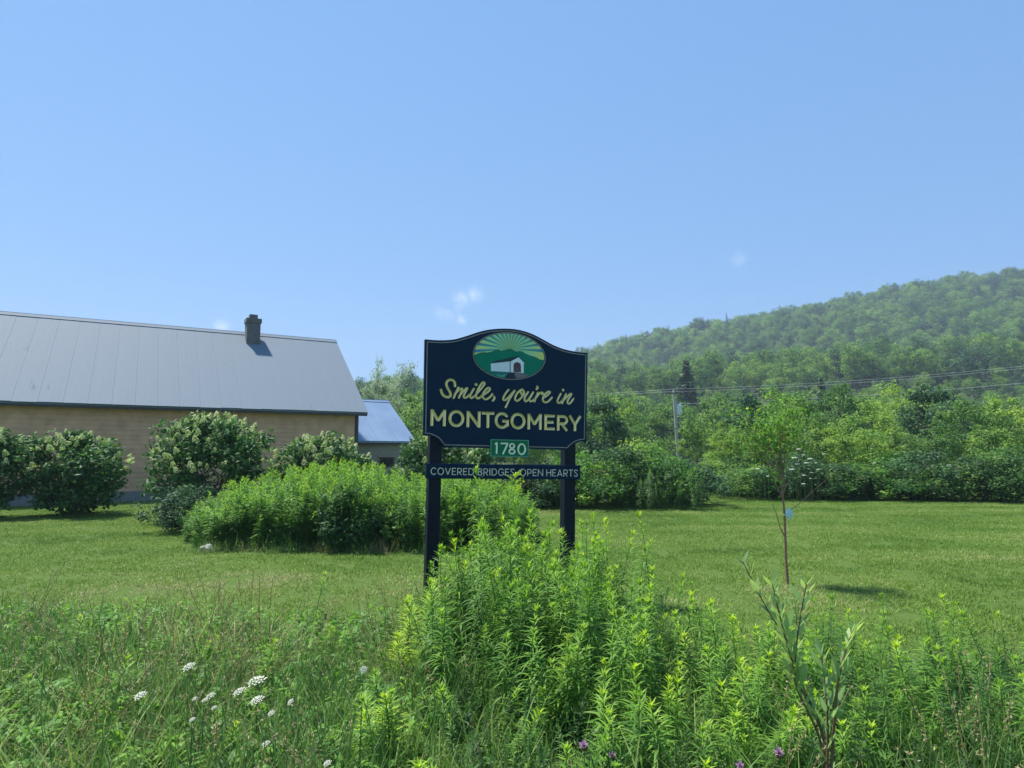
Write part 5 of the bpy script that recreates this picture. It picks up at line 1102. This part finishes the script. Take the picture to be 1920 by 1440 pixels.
# knapweed
KW = Geo(); kr = np.random.default_rng(660); kn = 40; ka = kr.uniform(0, 6.28, kn); ke = kr.uniform(.3, 1.4, kn)
KW.leaves(np.zeros((kn, 3)), np.c_[np.cos(ka) * np.cos(ke), np.sin(ka) * np.cos(ke), np.sin(ke)], np.c_[-np.sin(ka), np.cos(ka), 0 * ka], kr.uniform(.012, .02, kn), .004, .1, .5 + kr.normal(0, .25, kn)); KW_ME = KW.mesh('knapweed_petals', M_PURPLE)
KB = Geo(); KB.tube([(0, 0, -.018), (0, 0, -.012), (0, 0, -.004), (0, 0, .002)], [.003, .009, .008, .004], 8); KB_ME = KB.mesh('knapweed_bud', M_BROWNSTEM)
for px, py, Y, s, l in ((1095, 1398, 2.75, 1.4, 'faded purple knapweed at the roadside front'), (1461, 1412, 2.7, 1.5, 'pink purple knapweed bloom below the willow'), (1388, 1436, 2.62, 1.2, 'pale purple knapweed at the very bottom edge'), (1149, 1416, 2.7, 1.0, 'small purple knapweed beside the faded one')):
    q = at(px, py, Y); b = np.array((q[0], q[1], 0.)); e = empty('knapweed', b); g = Geo(); g.tube([(0, 0, -.02), (.01, 0, q[2] * .5), (0, 0, q[2] - .015)], [.002, .0018, .0014], 5, cap=False); obj('stem', g.mesh('knapweed_stem', M_STEM), e)
    h = obj('flower_head', KW_ME, e, (0, 0, q[2]), (.4, -.3, 0), (s, s, s)); obj('bud', KB_ME, h); tag(e, l, 'knapweed')

# willow shoots: every leaf a piece of its own
WL = []
for i in range(3):
    g = Geo(); g.leaves([[0, 0, 0]], [[0, 0, 1.]], [[1., 0, 0]], 1., .22 + .04 * i, 0., .4 + .2 * i, ts=(0, .12, .35, .6, .85, 1), ws=(.08, .55, 1, .95, .5, .02))
    V, F, T, M = g.data(); V[:, 1] += .16 * V[:, 2] ** 2 + .5 * np.abs(V[:, 0]); WL.append(mesh_data('willow_leaf', V, F, M_WILLOW, T))
def willow(stems, base, label):
    r = np.random.default_rng(int(base[0])); x, y = gpos(*base); e = empty('willow_shoot', (x, y, -.02)); tag(e, label, 'willow')
    for pts in stems:
        P = smooth2([np.array((0, 0, 0.))] + [at(*p) - np.array((x, y, -.02)) for p in pts], 4); g = Geo(); n = len(P); g.tube(P, np.linspace(.0065, .0022, n), 6, cap=False); st_ = obj('stem', g.mesh('willow_stem', M_BROWNSTEM), e)
        k = int(n * 1.7)
        for i in range(k):
            f = (.22 + .78 * (i + .5) / k) * (n - 1); j = min(int(f), n - 2); p = P[j] + (P[j + 1] - P[j]) * (f - j); d = unit(P[j + 1] - P[j]); a = i * 2.4 + r.normal(0, .3)
            o = np.array((math.cos(a), math.sin(a) * .8, .15)); dr = unit(d * .75 + o * .75); L = r.uniform(.06, .105) * (1 if i < k - 2 else .75)
            q = Vector(dr).to_track_quat('Z', 'Y'); rot = (q @ Vector((0, 0, 1)).rotation_difference(Vector((0, 0, 1))))
            obj('leaf', WL[r.integers(0, 3)], st_, p, (q.to_matrix() @ Matrix.Rotation(r.uniform(-.8, .8), 3, 'Z')).to_euler(), (L, L, L))
willow([[(1548, 1400, 2.9), (1500, 1275, 2.95), (1478, 1205, 3.0), (1440, 1145, 3.0), (1392, 1052, 3.05)], [(1546, 1395, 2.9), (1502, 1290, 2.92), (1478, 1215, 2.9), (1462, 1155, 2.9), (1448, 1095, 2.88)], [(1544, 1410, 2.9), (1498, 1300, 2.9), (1490, 1260, 2.9), (1497, 1180, 2.88), (1512, 1095, 2.85)]], (1556, 2.85), 'willow shoot with brown forked stems and broad grey green leaves')
willow([[(1552, 1390, 2.7), (1548, 1300, 2.7), (1540, 1225, 2.72)], [(1566, 1330, 2.7), (1580, 1240, 2.7), (1600, 1180, 2.72)]], (1545, 2.68), 'shorter willow shoot at the foot of the forked one')

# ------------------------------------------------------------------ air
hz = mat('summer_haze'); nt, N = nodes(hz); vol = N('ShaderNodeVolumePrincipled', {'Color': (.62, .77, .96, 1), 'Density': .00055, 'Anisotropy': .2}); o_ = N('ShaderNodeOutputMaterial'); nt.links.new(vol.outputs[0], o_.inputs['Volume'])
HZ = Geo().box((0, 380, 95), (960, 0, 0), (0, 780, 0), (0, 0, 97)).wobj('haze', hz); tag(HZ, 'thin bluish summer haze over the whole valley', 'haze', kind='stuff')
